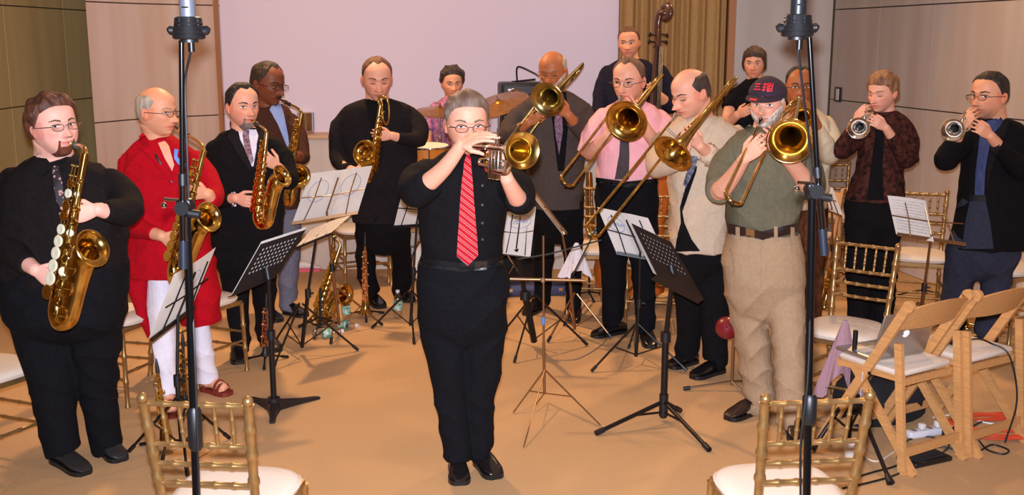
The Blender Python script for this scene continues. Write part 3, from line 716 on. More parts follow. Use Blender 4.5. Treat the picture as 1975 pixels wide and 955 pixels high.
def straight_horn(label, A, B, name, cat, body=BRASSD, key=BRASSD, r0=.008, r1=.022, flare=.045, mp=True, n=10, group=None, stand=False):
    """a straight reed instrument from A (mouthpiece) to B (foot)"""
    A, B = Vector(A), Vector(B); d = (B-A); L = d.length; d.normalize(); root = thing(name, label, cat, B, group=group); o = B
    s = d.cross(Vector((0, 1, 0))).normalized(); f = Vector((0, -1, 0)); f = (f-d*f.dot(d)).normalized()
    pts = [A+d*L*t for t in (.16, .3, .6, .85, .93, .97, 1.)]; rr = [r0, r0*1.2, (r0+r1)/2, r1, r1*1.15, flare*.75, flare]
    MB().tube(pts, rr, n=16).build('body', body, root, o)
    if mp: MB().tube([A, A+d*L*.05, A+d*L*.12, A+d*L*.17], [.003, .007, .010, .010], [.003, .005, .010, .010], n=10, up=s).build('mouthpiece', BLACKP, root, o)
    rd = MB()
    for q in (-1, 1): rd.tube([A+d*L*.22+s*q*.012+f*.012, A+d*L*.84+s*q*.019+f*.022], .003, n=6)
    rd.build('key_rods', key, root, o)
    for k in range(n):
        t = .24+.58*k/(n-1); r = (.008+.008*t); p = A+d*L*t+f*(.012+.018*t)+s*(.008*((k % 3)-1))
        MB().lathe([(0.001, .005), (r*.8, .005), (r, 0), (r, -.006)], p, f, 12).build('key_cup', key, root, o)
    for k in range(n//2):
        t = .3+.5*k/(n//2); MB().ball(A+d*L*t+s*(.016+.010*t)*(1 if k % 2 else -1)+f*.008, .008, 8).build('side_key', key, root, o)
    return root
def trumpet(label, Mp, E, up=(0, 0, 1), m=SILVER, vm=None, r=.062, name='trumpet', cat='trumpet', wide=1., side=1, group=None):
    Mp, E = Vector(Mp), Vector(E); y = (E-Mp); L = y.length; y.normalize(); z = Vector(up); z = (z-y*z.dot(y)).normalized(); x = y.cross(z)*side; o = Mp
    root = thing(name, label, cat, o, group=group); Q = lambda a, b, c: Mp + x*a + y*(b*L) + z*c
    b = MB(); t = .0062*wide
    b.tube([Q(-.022, .16, 0), Q(-.022, .80, 0)], t, n=10)
    b.tube(catmull([Q(-.022, .72, 0), Q(-.022, .86, -.006), Q(-.022, .90, -.045), Q(-.022, .86, -.084), Q(-.02, .70, -.09), Q(-.012, .56, -.09)], 4), t*1.15, n=10)
    b.build('leadpipe', vm or m, root, o)
    b = MB(); pts = catmull([Q(.0, .46, -.09), Q(.012, .30, -.095), Q(.02, .22, -.085), Q(.022, .18, -.048), Q(.022, .22, -.010), Q(.022, .32, 0), Q(.018, .50, 0), Q(.010, .70, 0)], 4)
    b.tube(pts, list(np.linspace(t, t*1.5, len(pts))), n=12, cap=False); b.build('bell_crook', m, root, o)
    pr = [(t*1.5, .68), (t*1.9, .78), (t*2.6, .86), (t*4.0, .92), (r*.55, .96), (r*.78, .985), (r, 1.0), (r*1.0, 1.002), (r*.77, .989), (r*.52, .963), (t*3.5, .92), (t*2.2, .86), (.004, .80)]
    bo = Q(.008, 0, 0); MB().lathe([(a, c*L) for a, c in pr], bo, y, 36).build('bell', m, root, o)
    ring = [bo+y*L+x*(r*math.cos(a))+z*(r*math.sin(a)) for a in np.linspace(0, 2*math.pi, 37)[:-1]]; MB().tube(ring, .0022, n=6, loop=True, cap=False).build('bell_rim', m, root, o)
    for k in range(3):
        c = .42+.072*k; MB().tube([Q(0, c, -.125), Q(0, c, -.12), Q(0, c, .012), Q(0, c, .018)], [.012, .0145, .0145, .012], n=14).build('valve_casing', vm or m, root, o)
        v_ = MB().tube([Q(0, c, .018), Q(0, c, .040)], .003, n=6); v_.tube([Q(0, c, .040), Q(0, c, .046)], .010, n=12); v_.build('valve_button', vm or m, root, o)
    b = MB(); b.tube(catmull([Q(.012, .56, -.05), Q(.012, .66, -.052), Q(.012, .68, -.062), Q(.012, .66, -.074), Q(.012, .56, -.075)], 3), t*.9, n=8); b.build('valve_slide', vm or m, root, o)
    b = MB(); b.tube(catmull([Q(-.012, .42, -.045), Q(-.03, .34, -.05), Q(-.034, .33, -.06), Q(-.03, .34, -.07), Q(-.012, .42, -.075)], 3), t*.8, n=8); b.build('valve_slide', vm or m, root, o)
    MB().lathe([(.0128, -.004), (.013, 0), (.012, .012), (.006, .03), (.0048, .05), (.006, .085)], Q(-.022, 0, 0), y, 16).build('mouthpiece', SILVER, root, o)
    MB().tube([Q(-.022, .50, 0), Q(.018, .50, 0)], .004, n=8).build('brace', m, root, o)
    return root
def trombone(label, Mp, E, E2, rim, tail, m=BRASS, r=.108, cat='trombone', group=None, slide_m=None, tail_w=.11):
    Mp, E, E2, rim, tail = map(Vector, (Mp, E, E2, rim, tail)); d = (E-Mp).normalized(); s = (E2-E); s = (s-d*s.dot(d)); s.normalize(); s *= .085; o = rim
    root = thing('trombone', label, cat, o, group=group); sm = slide_m or m
    MB().tube([Mp+d*.06, Mp+d*.22], .0065, n=10).build('slide_receiver', m, root, o)
    sl = MB(); L = (E-Mp).length
    for q in (Vector(), s): sl.tube([Mp+d*.20+q, E+q], .0075, n=12)
    so = sl.build('outer_slide', sm, root, o)
    c = []
    for a in np.linspace(0, math.pi, 12): c.append(E + s*.5 - s*.5*math.cos(a) + d*(.0425*math.sin(a)))
    MB().tube(c, .0085, n=12).build('slide_crook', sm, so, o); MB().ball(c[6]+d*.012, .009, 10).build('bumper', BLACKP, so, o)
    for t in (.135, .23): MB().tube([Mp+d*t, Mp+d*t+s], .0062, n=10).build('slide_brace', CHROME, root, o)
    MB().tube([Mp+d*.10+s, Mp+d*.22+s], .0085, n=10).build('slide_receiver', m, root, o)
    MB().lathe([(.017, -.002), (.0182, 0), (.0175, .012), (.008, .040), (.006, .06), (.0075, .085)], Mp, d, 18).build('mouthpiece', SILVER, root, o)
    # bell section
    bd = (rim-tail).normalized(); side = (Mp+d*.12+s-tail); side = side-bd*side.dot(bd)
    side = side.normalized()*tail_w if side.length > 1e-6 else Vector((tail_w, 0, 0)); LL = (rim-tail).length
    pr = [(.009, 0), (.010, .25), (.0125, .45), (.017, .62), (.025, .76), (.036, .86), (.052, .93), (.073, .972), (.092, .992), (r, 1.0), (r, 1.003), (.090, .995), (.070, .975), (.048, .93), (.032, .86), (.021, .76), (.010, .66)]
    MB().lathe([(a*(r/.108), c_*LL) for a, c_ in pr], tail, bd, 48).build('bell', m, root, o)
    ax = bd.orthogonal().normalized(); ay = bd.cross(ax)
    MB().tube([rim+ax*(r*math.cos(a))+ay*(r*math.sin(a)) for a in np.linspace(0, 2*math.pi, 49)[:-1]], .003, n=6, loop=True, cap=False).build('bell_rim', m, root, o)
    cc = [tail+side*.5-side*.5*math.cos(a)-bd*(tail_w*.5*math.sin(a)) for a in np.linspace(0, math.pi, 12)]
    MB().tube(cc, .0095, n=12).build('tuning_slide', m, root, o)
    q = Mp+d*.12+s; t2 = tail+side
    MB().tube([t2, t2+bd*max(.05, (q-t2).dot(bd)*.6), q], .0085, n=10).build('gooseneck', m, root, o)
    for t in (.12, .42): MB().tube([tail+bd*LL*t, t2+bd*LL*t*.95], .0055, n=8).build('bell_brace', m, root, o)
    return root
# ------------------------------------------------------------------ chairs
def bamboo(b, a, c, r, k=None, n=10):
    """turned bamboo-look stick with ring nodes"""
    a, c = Vector(a), Vector(c); L = (c-a).length; k = k or max(2, int(L/.11)); pts, rr = [], []
    for i in range(k):
        t0, t1 = i/k, (i+1)/k
        for t, q in ((t0+.004, 1.30), (t0+.02, 1.28), (t0+.045, 1.0), (t1-.03, 1.0), (t1-.006, 1.30)): pts.append(a.lerp(c, min(max(t, 0), 1))); rr.append(r*q)
    b.tube(pts, rr, n=n); return b
def make_chiavari(label, cat='chair'):
    """sitter looks towards local -Y, back on the +Y side"""
    t = thing('chiavari_chair', label, cat); W, Wb, D, H, S = .20, .152, .20, .905, .435
    lean = .07
    for s in (-1, 1):
        bamboo(MB(), (s*W, -D, 0), (s*(W-.01), -D+.01, S), .0125).build('leg', GOLDP, t)
        b = MB(); bamboo(b, (s*(Wb+.005), D+.05, 0), (s*Wb, D-.005, S), .0150); bamboo(b, (s*Wb, D-.005, S), (s*(Wb+.018), D+lean, H-.012), .0150, 5); b.ball((s*(Wb+.018), D+lean+.002, H-.003), .0185, 10); b.build('leg', GOLDP, t)
    b = MB(); pl = [(W, -D), (W, 0), (Wb+.01, D), (-Wb-.01, D), (-W, 0), (-W, -D)]
    b.prism([(x*.97, y*.97) for x, y in pl], .026, Matrix.Translation((0, 0, S))); b.build('seat_frame', GOLDP, t, smooth=False)
    # cushion: rounded trapezoid
    R = []; ou = []
    for k in range(40):
        a = 2*math.pi*k/40; ca, sa = math.cos(a), math.sin(a); y = .215*math.copysign(abs(sa)**.66, sa); x = (.218-.035*(y/.205+1)/2)*math.copysign(abs(ca)**.62, ca); ou.append((x, y))
    for z, f in ((.0, .93), (.008, 1.0), (.022, 1.02), (.030, 1.0), (.040, .95), (.047, .85), (.052, .6), (.054, .25)): R.append([Vector((x*f, y*f, S+.013+z)) for x, y in ou])
    cu = MB().rings(R).build('seat_cushion', CUSH, t)
    MB().tube([(x*1.015, y*1.015, S+.036) for x, y in ou], .0035, n=6, loop=True, cap=False).build('piping', CUSH, cu)
    def bk(z): f = (z-S)/(H-S); return Wb+.018*f, D-.005+(lean+.005)*f
    zs = [H-.022, H-.165, H-.235, H-.305]
    for z in zs:
        x, y = bk(z); bamboo(MB(), (-x, y, z), (x, y, z), .0092, 5).build('back_rail', GOLDP, t)
    for k in range(5):
        f = -1+2*(k+1)/6; x0, y0 = bk(zs[1]); x1, y1 = bk(zs[0]); bamboo(MB(), (x0*f, y0, zs[1]), (x1*f, y1, zs[0]), .0068, 3, 8).build('spindle', GOLDP, t)
    for z in (.16, .25):
        for s in (-1, 1): bamboo(MB(), (s*W, -D, z), (s*Wb, D+.03, z), .0078, 4, 8).build('stretcher', GOLDP, t)
    bamboo(MB(), (-W, -D, .20), (W, -D, .20), .0078, 4, 8).build('stretcher', GOLDP, t); bamboo(MB(), (-Wb, D+.03, .14), (Wb, D+.03, .14), .0078, 4, 8).build('stretcher', GOLDP, t); bamboo(MB(), (-Wb, D+.02, .22), (Wb, D+.02, .22), .0078, 4, 8).build('stretcher', GOLDP, t)
    for s in (-1, 1): MB().box((s*(Wb-.004), D-.03, S+.028), (.04, .05, .012), bev=.004).build('cushion_tie', CUSH, t)
    return t
def make_folding(label):
    """wooden folding chair, sitter looks towards local -Y"""
    t = thing('wooden_folding_chair', label, 'chair'); W = .215
    for s in (-1, 1):
        MB().bar((s*W, -.27, 0.0), (s*W, .20, .80), .022, .045, (0, 1, .2)).build('back_post', WOOD, t)
        b = MB(); b.lathe([(.001, -.011), (.028, -.011), (.028, .011), (.001, .011)], (s*W, .207, .805), (1, 0, 0), 18); b.build('post_top', WOOD, t)
        MB().bar((s*(W-.026), .28, 0.0), (s*(W-.026), -.10, .44), .022, .040, (0, 1, .2)).build('leg', WOOD, t)
        MB().bar((s*(W-.05), -.22, .43), (s*(W-.05), .17, .44), .020, .036).build('seat_rail', WOOD, t)
        MB().lathe([(.001, -.003), (.008, -.003), (.008, .003), (.001, .003)], (s*(W+.012), .02, .44), (1, 0, 0), 12).build('pivot_bolt', BLACKM, t)
        MB().bar((s*(W+.0), .235, 0.0), (s*(W+.0), .165, .62), .020, .040, (0, 1, 0)).build('rear_leg', WOOD, t)
    b = MB(); R = []
    for k in range(13):
        f = -1+k/6; x = W*f; bow = .035*(1-f*f); top = .05*(1-f*f)*.5
        z0, z1 = .680, .790+top; R.append([Vector((x, .155+bow+.0-.02, z0)), Vector((x, .170+bow-.02, z0)), Vector((x, .235+bow-.02, z1)), Vector((x, .220+bow-.02, z1))])
    b.rings(R); b.build('back_rest', WOOD, t)
    MB().bar((-W, .222, .10), (W, .222, .10), .018, .045, (0, 0, 1)).build('stretcher', WOOD, t)
    MB().bar((-W, -.22, .09), (W, -.22, .09), .018, .045, (0, 0, 1)).build('stretcher', WOOD, t)
    MB().bar((-W+.03, -.20, .425), (W-.03, -.20, .425), .018, .035).build('seat_rail', WOOD, t); MB().bar((-W+.03, .165, .425), (W-.03, .165, .425), .018, .035).build('seat_rail', WOOD, t)
    MB().box((0, -.02, .465), (.37, .38, .035), bev=.016).build('seat_pad', CUSH, t)
    return t
# ------------------------------------------------------------------ stands
def tripod(root, base, z0, R_, m, n=3, a0=0, r=.008, zb=.03, tips=True, brace=True, lens=None, cap=BLACKP, o=None):
    base = Vector(base)
    for k in range(n):
        a = a0 + 2*math.pi*k/n; RR = (lens[k] if lens else R_); d = Vector((math.cos(a), math.sin(a), 0)); e = base + d*RR + Vector((0, 0, r*1.3))
        lg = MB().tube([base+d*.012+Vector((0, 0, z0)), e], r, n=8).build('leg', m, root, o)
        if tips: MB().tube([e+(base+Vector((0, 0, z0))-e).normalized()*.045, e], r*1.6, n=8).build('rubber_foot', cap, lg, o)
        if brace: MB().tube([base+Vector((0, 0, zb)), base+d*(RR*.48)+Vector((0, 0, z0*(1-.48)))], r*.6, n=6).build('leg_brace', m, root, o)
def desk_frame(C_):     # corners TL TR BR BL
    return [Vector(c) for c in C_]
def wire_stand(label, base, C_, m=BLACKM, a0=0, R_=.28, z0=.30, pr=.009, group=None, lens=None, wing=True, upper=None, lip=True):
    """folding wire music stand: tripod, pole, crossed wire arms that hold the sheets, a bottom ledge"""
    base = Vector(base); TL, TR, BR, BL = desk_frame(C_); root = thing('folding_music_stand', label, 'music stand', base, group=group); o = base
    tripod(root, base, z0, R_, m, a0=a0, r=.0065, o=o, zb=.06, lens=lens)
    mid = (BL+BR)/2; back = ((TR-TL).cross(BL-TL)).normalized()
    if back.y > 0: back = -back   # towards the camera side
    if lip is True: sgn = -1
    off = -back*.012 if root.get('flip') else back*.012
    hub = mid.lerp((TL+TR)/2, .12)
    jz = base.z + (hub.z)*.55
    MB().tube([base+Vector((0, 0, .05)), Vector((base.x*.5+mid.x*.5, base.y*.5+mid.y*.5, jz))], pr*1.25, n=10).build('lower_pole', m, root, o)
    MB().tube([Vector((base.x*.5+mid.x*.5, base.y*.5+mid.y*.5, jz)), hub+off], pr*.85, n=10).build('upper_pole', m, root, o)
    j = Vector((base.x*.5+mid.x*.5, base.y*.5+mid.y*.5, jz)); MB().tube([j-Vector((0, 0, .03)), j+Vector((0, 0, .025))], pr*1.9, n=10).build('clamp', BLACKP, root, o); MB().tube([j, j+Vector((.035, -.01, 0))], .007, n=8).build('knob', BLACKP, root, o)
    arms = MB(); TM = (TL+TR)/2
    arms.tube([hub+off, TM.lerp(hub, .2)+off], .0055, n=8)
    a1 = BL.lerp(TL, .5)+off; a2 = BR.lerp(TR, .5)+off; c_ = hub.lerp(TM, .38)+off
    arms.tube([a1, c_], .0042, n=6); arms.tube([c_, a2], .0042, n=6)
    arms.tube([a1.lerp(c_, .45), BL.lerp(BR, .18)+off], .004, n=6); arms.tube([a2.lerp(c_, .45), BL.lerp(BR, .82)+off], .004, n=6)
    arms.tube([a1.lerp(c_, .45), a1.lerp(c_, .45)+(TM-hub)*.45], .004, n=6); arms.tube([a2.lerp(c_, .45), a2.lerp(c_, .45)+(TM-hub)*.45], .004, n=6)
    arms.build('wire_arms', m, root, o)
    MB().bar(BL+off*.4, BR+off*.4, .022, .006, back).build('ledge', m, root, o)
    return root
def sheet(label, C_, name='sheet_music', oval=None, lines=0, thick=.0015, curl=.01, text=None, group=None, m=PAPER, ink=BLUEINK, face=-1, fold=False):
    """a sheet of paper between four corners TL TR BR BL; marks sit on its camera side"""
    TL, TR, BR, BL = [Vector(c) for c in C_]; n = ((TR-TL).cross(BL-TL)).normalized()
    if n.y*face < 0: n = -n
    o = (BL+BR)/2; o = Vector(o)
    def S(u, v): return (TL.lerp(TR, u)).lerp(BL.lerp(BR, u), v) + n*(curl*math.sin(math.pi*u)*(1-v)) + (n*(-.02*math.exp(-((u-.5)/.07)**2)) if fold else Vector())
    b = MB(); N = 12; g1 = [[S(i/N, j/6) for i in range(N+1)] for j in range(7)]; V = [p+n*thick/2 for r in g1 for p in r]; W_ = [p-n*thick/2 for r in g1 for p in r]; k = len(V); fs = []
    for j in range(6):
        for i in range(N): a = j*(N+1)+i; fs += [(a, a+1, a+N+2, a+N+1), (a+k, a+N+1+k, a+N+2+k, a+1+k)]
    bd = [i for i in range(N+1)]+[(j)*(N+1)+N for j in range(1, 7)]+[6*(N+1)+i for i in range(N-1, -1, -1)]+[j*(N+1) for j in range(5, 0, -1)]
    for i in range(len(bd)): a, c = bd[i], bd[(i+1) % len(bd)]; fs.append((a, c, c+k, a+k))
    b.add(V+W_, fs); root = b.build(name, m, None, o, smooth=False); root.location = o; tag(root, label, 'sheet music', group)
    q = n*(thick/2+.0006)
    if oval:
        for (u0, v0, ru, rv) in oval:
            e = MB(); e.tube([S(u0+ru*math.cos(a), v0+rv*math.sin(a))+q for a in np.linspace(0, 2*math.pi, 33)[:-1]], .0016, .0006, n=6, loop=True, cap=False, up=TR-TL); e.build('oval_mark', ink, root, o)
    if lines:
        e = MB()
        rr = random.Random(len(label))
        for i in range(lines):
            v = .1+.8*i/lines; u = .08
            while u < .9:
                du = rr.uniform(.03, .10)
                e.tube([S(u, v)+q, S(min(u+du*.8, .93), v+rr.uniform(-.006, .006))+q], .0011, .0004, n=4, up=TR-TL); u += du
        e.build('notation', INK, root, o)
    if text:
        s_, sz, u0, v0, sh = text; me = text_mesh(s_, sz, ext=.0003, shear=sh); ax = (TR-TL).normalized(); ay = (TL-BL); ay = (ay-ax*ay.dot(ax)).normalized(); az = ax.cross(ay)
        if az.dot(n) < 0: pass
        M = Matrix((( *ax, 0), (*ay, 0), (*az, 0), (0, 0, 0, 1))).transposed(); M.translation = S(u0, v0)+n*(thick/2+.001)+n*.0006; me.transform(Matrix.Translation(-o) @ M); link('handwriting', me, ink, root, smooth=False)
    return root
# ------------------------------------------------------------------ the players
BR_DK = rgb(46, 32, 26); BR = rgb(96, 62, 38); GREYH = rgb(120, 110, 104)
# --- man on the far left, black shirt, tenor saxophone
p = person('heavyset man with goatee, black shirt and dark tie playing a tenor saxophone at far left', 4.72,
  dict(c=103, top=186, chin=300, yaw=26, pitch=-2, roll=-4, dY=-.08, neck=.64, shape=dict(wide=1.06, fat=.9, jaw=1.3)),
  [(66, 142, 300, .17, 0), (48, 172, 312, .22, 0), (22, 206, 328, .26, 0), (5, 226, 356, .31, 0), (0, 235, 400, .37), (-2, 240, 450, .43), (0, 243, 500, .46), (5, 242, 548, .42)],
  [dict(p=[(28, 352, 27, 0), (0, 400, 25, -.02), (-8, 452, 22, -.06), (32, 492, 18, -.24), (68, 520, 12.5, -.36)], cloth=[1.35, 1.45, 1.5, 1.5, 1.45], hand=dict(to=(106, 545, -.40), n=(.2, 1, -.1), thumb=1, curl=.95)),
   dict(p=[(212, 352, 27, 0), (240, 382, 25, -.06), (246, 408, 22, -.16), (218, 410, 17, -.28), (188, 404, 12.5, -.36)], cloth=[1.35, 1.45, 1.5, 1.5, 1.45], hand=dict(to=(150, 414, -.41), n=(-.1, 1, .1), thumb=-1, curl=1.1))],
  [[(74, 560, 66), (84, 640, 60), (98, 720, 52), (108, 800, 42), (120, 868, 36)], [(176, 560, 64), (182, 640, 56), (186, 720, 45), (196, 800, 36), (206, 862, 31)]],
  [((106, 888), (168, 918), dict(m=SHOED)), ((196, 868), (236, 892), dict(m=SHOED))],
  C_BLACKSHIRT, C_NAVY, S_PALE, dict(style='full', t=.13, m='hair_auburn', col=rgb(104, 58, 34), col2=rgb(58, 32, 22), lump=.07),
  dict(brow=BR, browname='auburn', glasses=('glasses_grey', rgb(120, 110, 108), .3, .8), beard=[dict(k='round', t=.07, m='beard_auburn', col=rgb(112, 54, 28))]),
  hem='shirt', extra_bottom=[(2, 242, 505, .44), (4, 243, 560, .44), (14, 240, 610, .40)], sleeves=(.93, .93))
C_CLER = cloth('collar_pale', rgb(190, 176, 176)); TIE1 = mat('tie_spotted', rgb(40, 30, 36), .7)
nt = TIE1.node_tree; vor = nt.nodes.new('ShaderNodeTexVoronoi'); vor.inputs['Scale'].default_value = 55; rp = nt.nodes.new('ShaderNodeValToRGB'); rp.color_ramp.elements[0].position = .28; rp.color_ramp.elements[1].position = .34
rp.color_ramp.elements[0].color = (*rgb(176, 128, 120), 1); rp.color_ramp.elements[1].color = (*rgb(36, 28, 34), 1); tcn = [x for x in nt.nodes if x.type == 'TEX_COORD'][0]
nt.links.new(tcn.outputs['Object'], vor.inputs['Vector']); nt.links.new(vor.outputs['Distance'], rp.inputs[0]); nt.links.new(rp.outputs[0], nt.nodes['Principled BSDF'].inputs['Base Color'])
p['on']('tie', [(101, 322), (114, 320), (119, 345), (126, 392), (118, 402), (109, 388), (104, 346)], TIE1, .008, .004)
p['on']('collar', [(70, 298), (80, 296), (104, 322), (84, 340), (74, 330), (64, 308)], C_BLACKSHIRT, .012, .005); p['on']('collar', [(118, 322), (142, 300), (152, 306), (148, 334), (134, 338)], C_BLACKSHIRT, .012, .005)
sax('brass tenor saxophone with pale pearl keys held by the heavyset man at far left', P(163, 303, 4.30), P(103, 628, 4.22), (.86, -.55, 0), mouth(p), m=BRASSD, bell=(.21, .49), bell_r=.105, km=PEARL)
# --- man in the red tunic
p = person('bald man in a long red tunic and white trousers with sandals playing a saxophone', 5.82,
  dict(c=302, top=169, chin=262, yaw=52, pitch=4, roll=0, dY=-.05, neck=.52, shape=dict(jaw=1.0)),
  [(276, 330, 262, .15), (262, 352, 274, .19), (246, 376, 292, .24), (240, 388, 320, .27), (240, 392, 380, .30), (246, 402, 440, .32), (240, 412, 500, .34), (244, 416, 530, .33)],
  [dict(p=[(256, 312, 22, 0), (242, 370, 20, -.02), (238, 425, 17, -.08), (278, 444, 14, -.22), (312, 455, 10.5, -.32)], cloth=[1.3, 1.4, 1.5, 1.5, 1.4], hand=dict(to=(342, 476, -.36), n=(.3, 1, 0), thumb=1, curl=.95)),
   dict(p=[(376, 312, 21, 0), (398, 345, 19, -.06), (412, 378, 16, -.16), (408, 384, 13, -.26), (400, 374, 10.5, -.32)], cloth=[1.3, 1.4, 1.5, 1.5, 1.3], hand=dict(to=(374, 372, -.38), n=(-.1, 1, .1), thumb=-1, curl=1.1))],
  [[(312, 545, 29), (314, 610, 26), (318, 680, 23), (324, 765, 21)], [(366, 560, 27), (380, 620, 24), (392, 680, 21), (400, 735, 21)]],
  [((322, 785), (336, 808), dict(bare=1)), ((392, 752), (444, 764), dict(bare=1))],
  C_RED, C_WHITE, S_TAN, dict(style='fringe', t=.035, m='hair_silver', col=rgb(190, 176, 160), lump=.01),
  dict(brow=rgb(150, 120, 100), browname='sandy', glasses=('glasses_thin', rgb(90, 80, 78), .3, .8)), hem='tunic', sleeves=(.95, .95),
  extra_top=lambda t: (t.rings(torso_rings([(244, 292, 500, .26), (252, 291, 560, .22), (270, 296, 610, .16), (286, 300, 650, .08)], 5.82)), t.rings(torso_rings([(326, 414, 500, .30), (336, 422, 560, .28), (348, 426, 610, .26), (352, 424, 622, .24)], 5.82))))
p['on']('collar', [(268, 262), (276, 256), (312, 300), (336, 346), (328, 350), (300, 312), (270, 284)], C_RED, .010, .005)
CHESTSK = mat('chest_skin', rgb(226, 160, 128), .5); p['on']('neck_opening', [(305, 276), (318, 272), (326, 282), (336, 318), (332, 330), (318, 306)], CHESTSK, .002, .002)
tubes_on(p, 'neck_strap', [(280, 262), (296, 292), (314, 322), (332, 352)], .007, BLACKP)
p['on']('ribbon_badge', [(336, 288), (344, 290), (342, 302), (350, 312), (360, 316), (358, 322), (344, 318), (336, 306)], mat('ribbon_blue', rgb(90, 140, 220), .6), .008, .004)
sax('brass tenor saxophone with wide bell held by the man in the red tunic', P(392, 296, 5.46), P(328, 545, 5.40), (.78, -.62, 0), mouth(p), m=BRASS, bell=(.24, .42), bell_r=.105, km=BRASS)
# --- man in black suit, alto
p = person('goateed man with slicked-back dark hair in black suit and tie playing an alto saxophone', 6.5,
  dict(c=468, top=162, chin=248, yaw=24, pitch=2, dY=-.05, neck=.50),
  [(444, 494, 246, .15), (424, 516, 258, .2), (406, 538, 272, .25), (398, 548, 300, .28), (402, 548, 350, .30), (406, 548, 400, .31), (408, 546, 450, .31), (410, 544, 476, .28)],
  [dict(p=[(416, 288, 19, 0), (408, 335, 18, -.02), (410, 378, 15, -.10), (432, 384, 12, -.2), (455, 382, 9, -.3)], cloth=[1.3, 1.4, 1.5, 1.5, 1.4], hand=dict(to=(486, 392, -.36), n=(.3, 1, 0), thumb=1, curl=.9)),
   dict(p=[(534, 288, 19, 0), (550, 318, 17, -.05), (556, 345, 15, -.14), (548, 336, 12, -.24), (536, 322, 9, -.3)], cloth=[1.3, 1.4, 1.5, 1.5, 1.4], hand=dict(to=(512, 306, -.36), n=(-.1, 1, .1), thumb=-1, curl=1.1))],
  [[(448, 480, 34), (454, 540, 29), (460, 610, 24), (464, 668, 20)], [(506, 480, 34), (508, 540, 28), (510, 600, 23), (512, 650, 19)]],
  [((456, 684), (462, 704), {}), ((510, 664), (536, 680), {})],
  C_BLACK, C_BLACK, S_LIGHT, dict(style='reced', t=.07, m='hair_black', col=rgb(30, 24, 22), lump=.02),
  dict(brow=rgb(50, 36, 30), browname='dark', beard=[dict(k='round', t=.06, m='beard_grey', col=rgb(138, 122, 112))]), sleeves=(.93, .93),
  extra_bottom=[(410, 546, 450, .29), (414, 542, 500, .28)])
p['on']('shirt_front', [(458, 246), (492, 246), (498, 262), (490, 320), (484, 322), (466, 280)], C_WHITES, .002, .003)
p['on']('necktie', [(470, 252), (481, 252), (480, 262), (489, 310), (484, 316), (473, 290), (468, 262)], mat('tie_red_pattern', rgb(96, 30, 40), .7, var=.8, vscale=60, color2=rgb(150, 130, 140)), .009, .003)
p['on']('lapel', [(446, 250), (454, 252), (470, 282), (486, 322), (482, 330), (456, 292), (440, 264)], C_SUIT, .010, .004); p['on']('lapel', [(500, 252), (508, 256), (510, 275), (496, 322), (488, 326), (494, 290)], C_SUIT, .010, .004)
p['on']('shirt_cuff', [(446, 371), (454, 370), (456, 398), (447, 398)], C_WHITES, .004, .003); p['on']('shirt_cuff', [(524, 336), (540, 340), (536, 352), (522, 346)], C_WHITES, .004, .003)
sax('shiny brass alto saxophone held by the man in the black suit with the goatee', P(514, 262, 6.14), P(494, 438, 6.08), (.86, -.5, 0), mouth(p), m=BRASS, bell=(.28, .40), bell_r=.12, km=BRASS, bow=.16, thick=1.15)
# --- dark-skinned man behind
p = person('man in dark glasses and brown jacket playing tenor saxophone behind the suited man', 7.65,
  dict(c=516, top=120, chin=202, yaw=46, pitch=12, dY=-.06, neck=.56),
  [(492, 542, 200, .16), (474, 556, 208, .22), (458, 566, 222, .26), (452, 572, 246, .28), (450, 576, 290, .30), (455, 578, 340, .30), (460, 580, 400, .28)],
  [dict(p=[(466, 232, 16, 0), (456, 275, 15, 0), (456, 318, 13, -.08), (500, 330, 10, -.2), (535, 326, 8, -.28)], hand=dict(to=(552, 326, -.3), n=(.2, 1, 0), curl=1.0)),
   dict(p=[(560, 234, 16, 0), (574, 266, 15, -.06), (582, 300, 13, -.14), (580, 304, 11, -.20), (572, 299, 8, -.28)], cloth=[1.3, 1.4, 1.45, 1.3, 1.2], hand=dict(to=(553, 300, -.32), n=(-.1, 1, .1), thumb=-1, curl=.8))],
  [[(490, 400, 24), (500, 480, 20), (510, 560, 17), (512, 590, 15)], [(556, 400, 25), (558, 460, 24), (556, 520, 22), (556, 590, 19)]],
  [((508, 612), (540, 622), {}), ((550, 604), (592, 612), {})],
  C_BROWNJ, C_GREYT, S_DARK, dict(style='reced', t=.05, m='hair_short_brown', col=rgb(58, 40, 30), lump=.02),
  dict(eyes='closed', brow=rgb(40, 28, 24), browname='darkest', glasses=('glasses_black', rgb(20, 18, 18), .25, .2), lensref=.25, beard=[dict(k='moustache', t=.03, m='moustache_black', col=rgb(36, 26, 22))]), sleeves=(.9, .92))
p['on']('shirt_front', [(520, 212), (526, 200), (540, 200), (546, 215), (556, 262), (560, 290), (552, 280), (536, 240)], C_BLUES, .003, .003)
sax('dark brass tenor saxophone held by the man in the brown jacket and dark glasses', P(581, 222, 7.30), P(550, 395, 7.2), (.55, -.84, 0), mouth(p), m=BRASSD, bell=(.24, .66), bell_r=.12, km=BRASS)
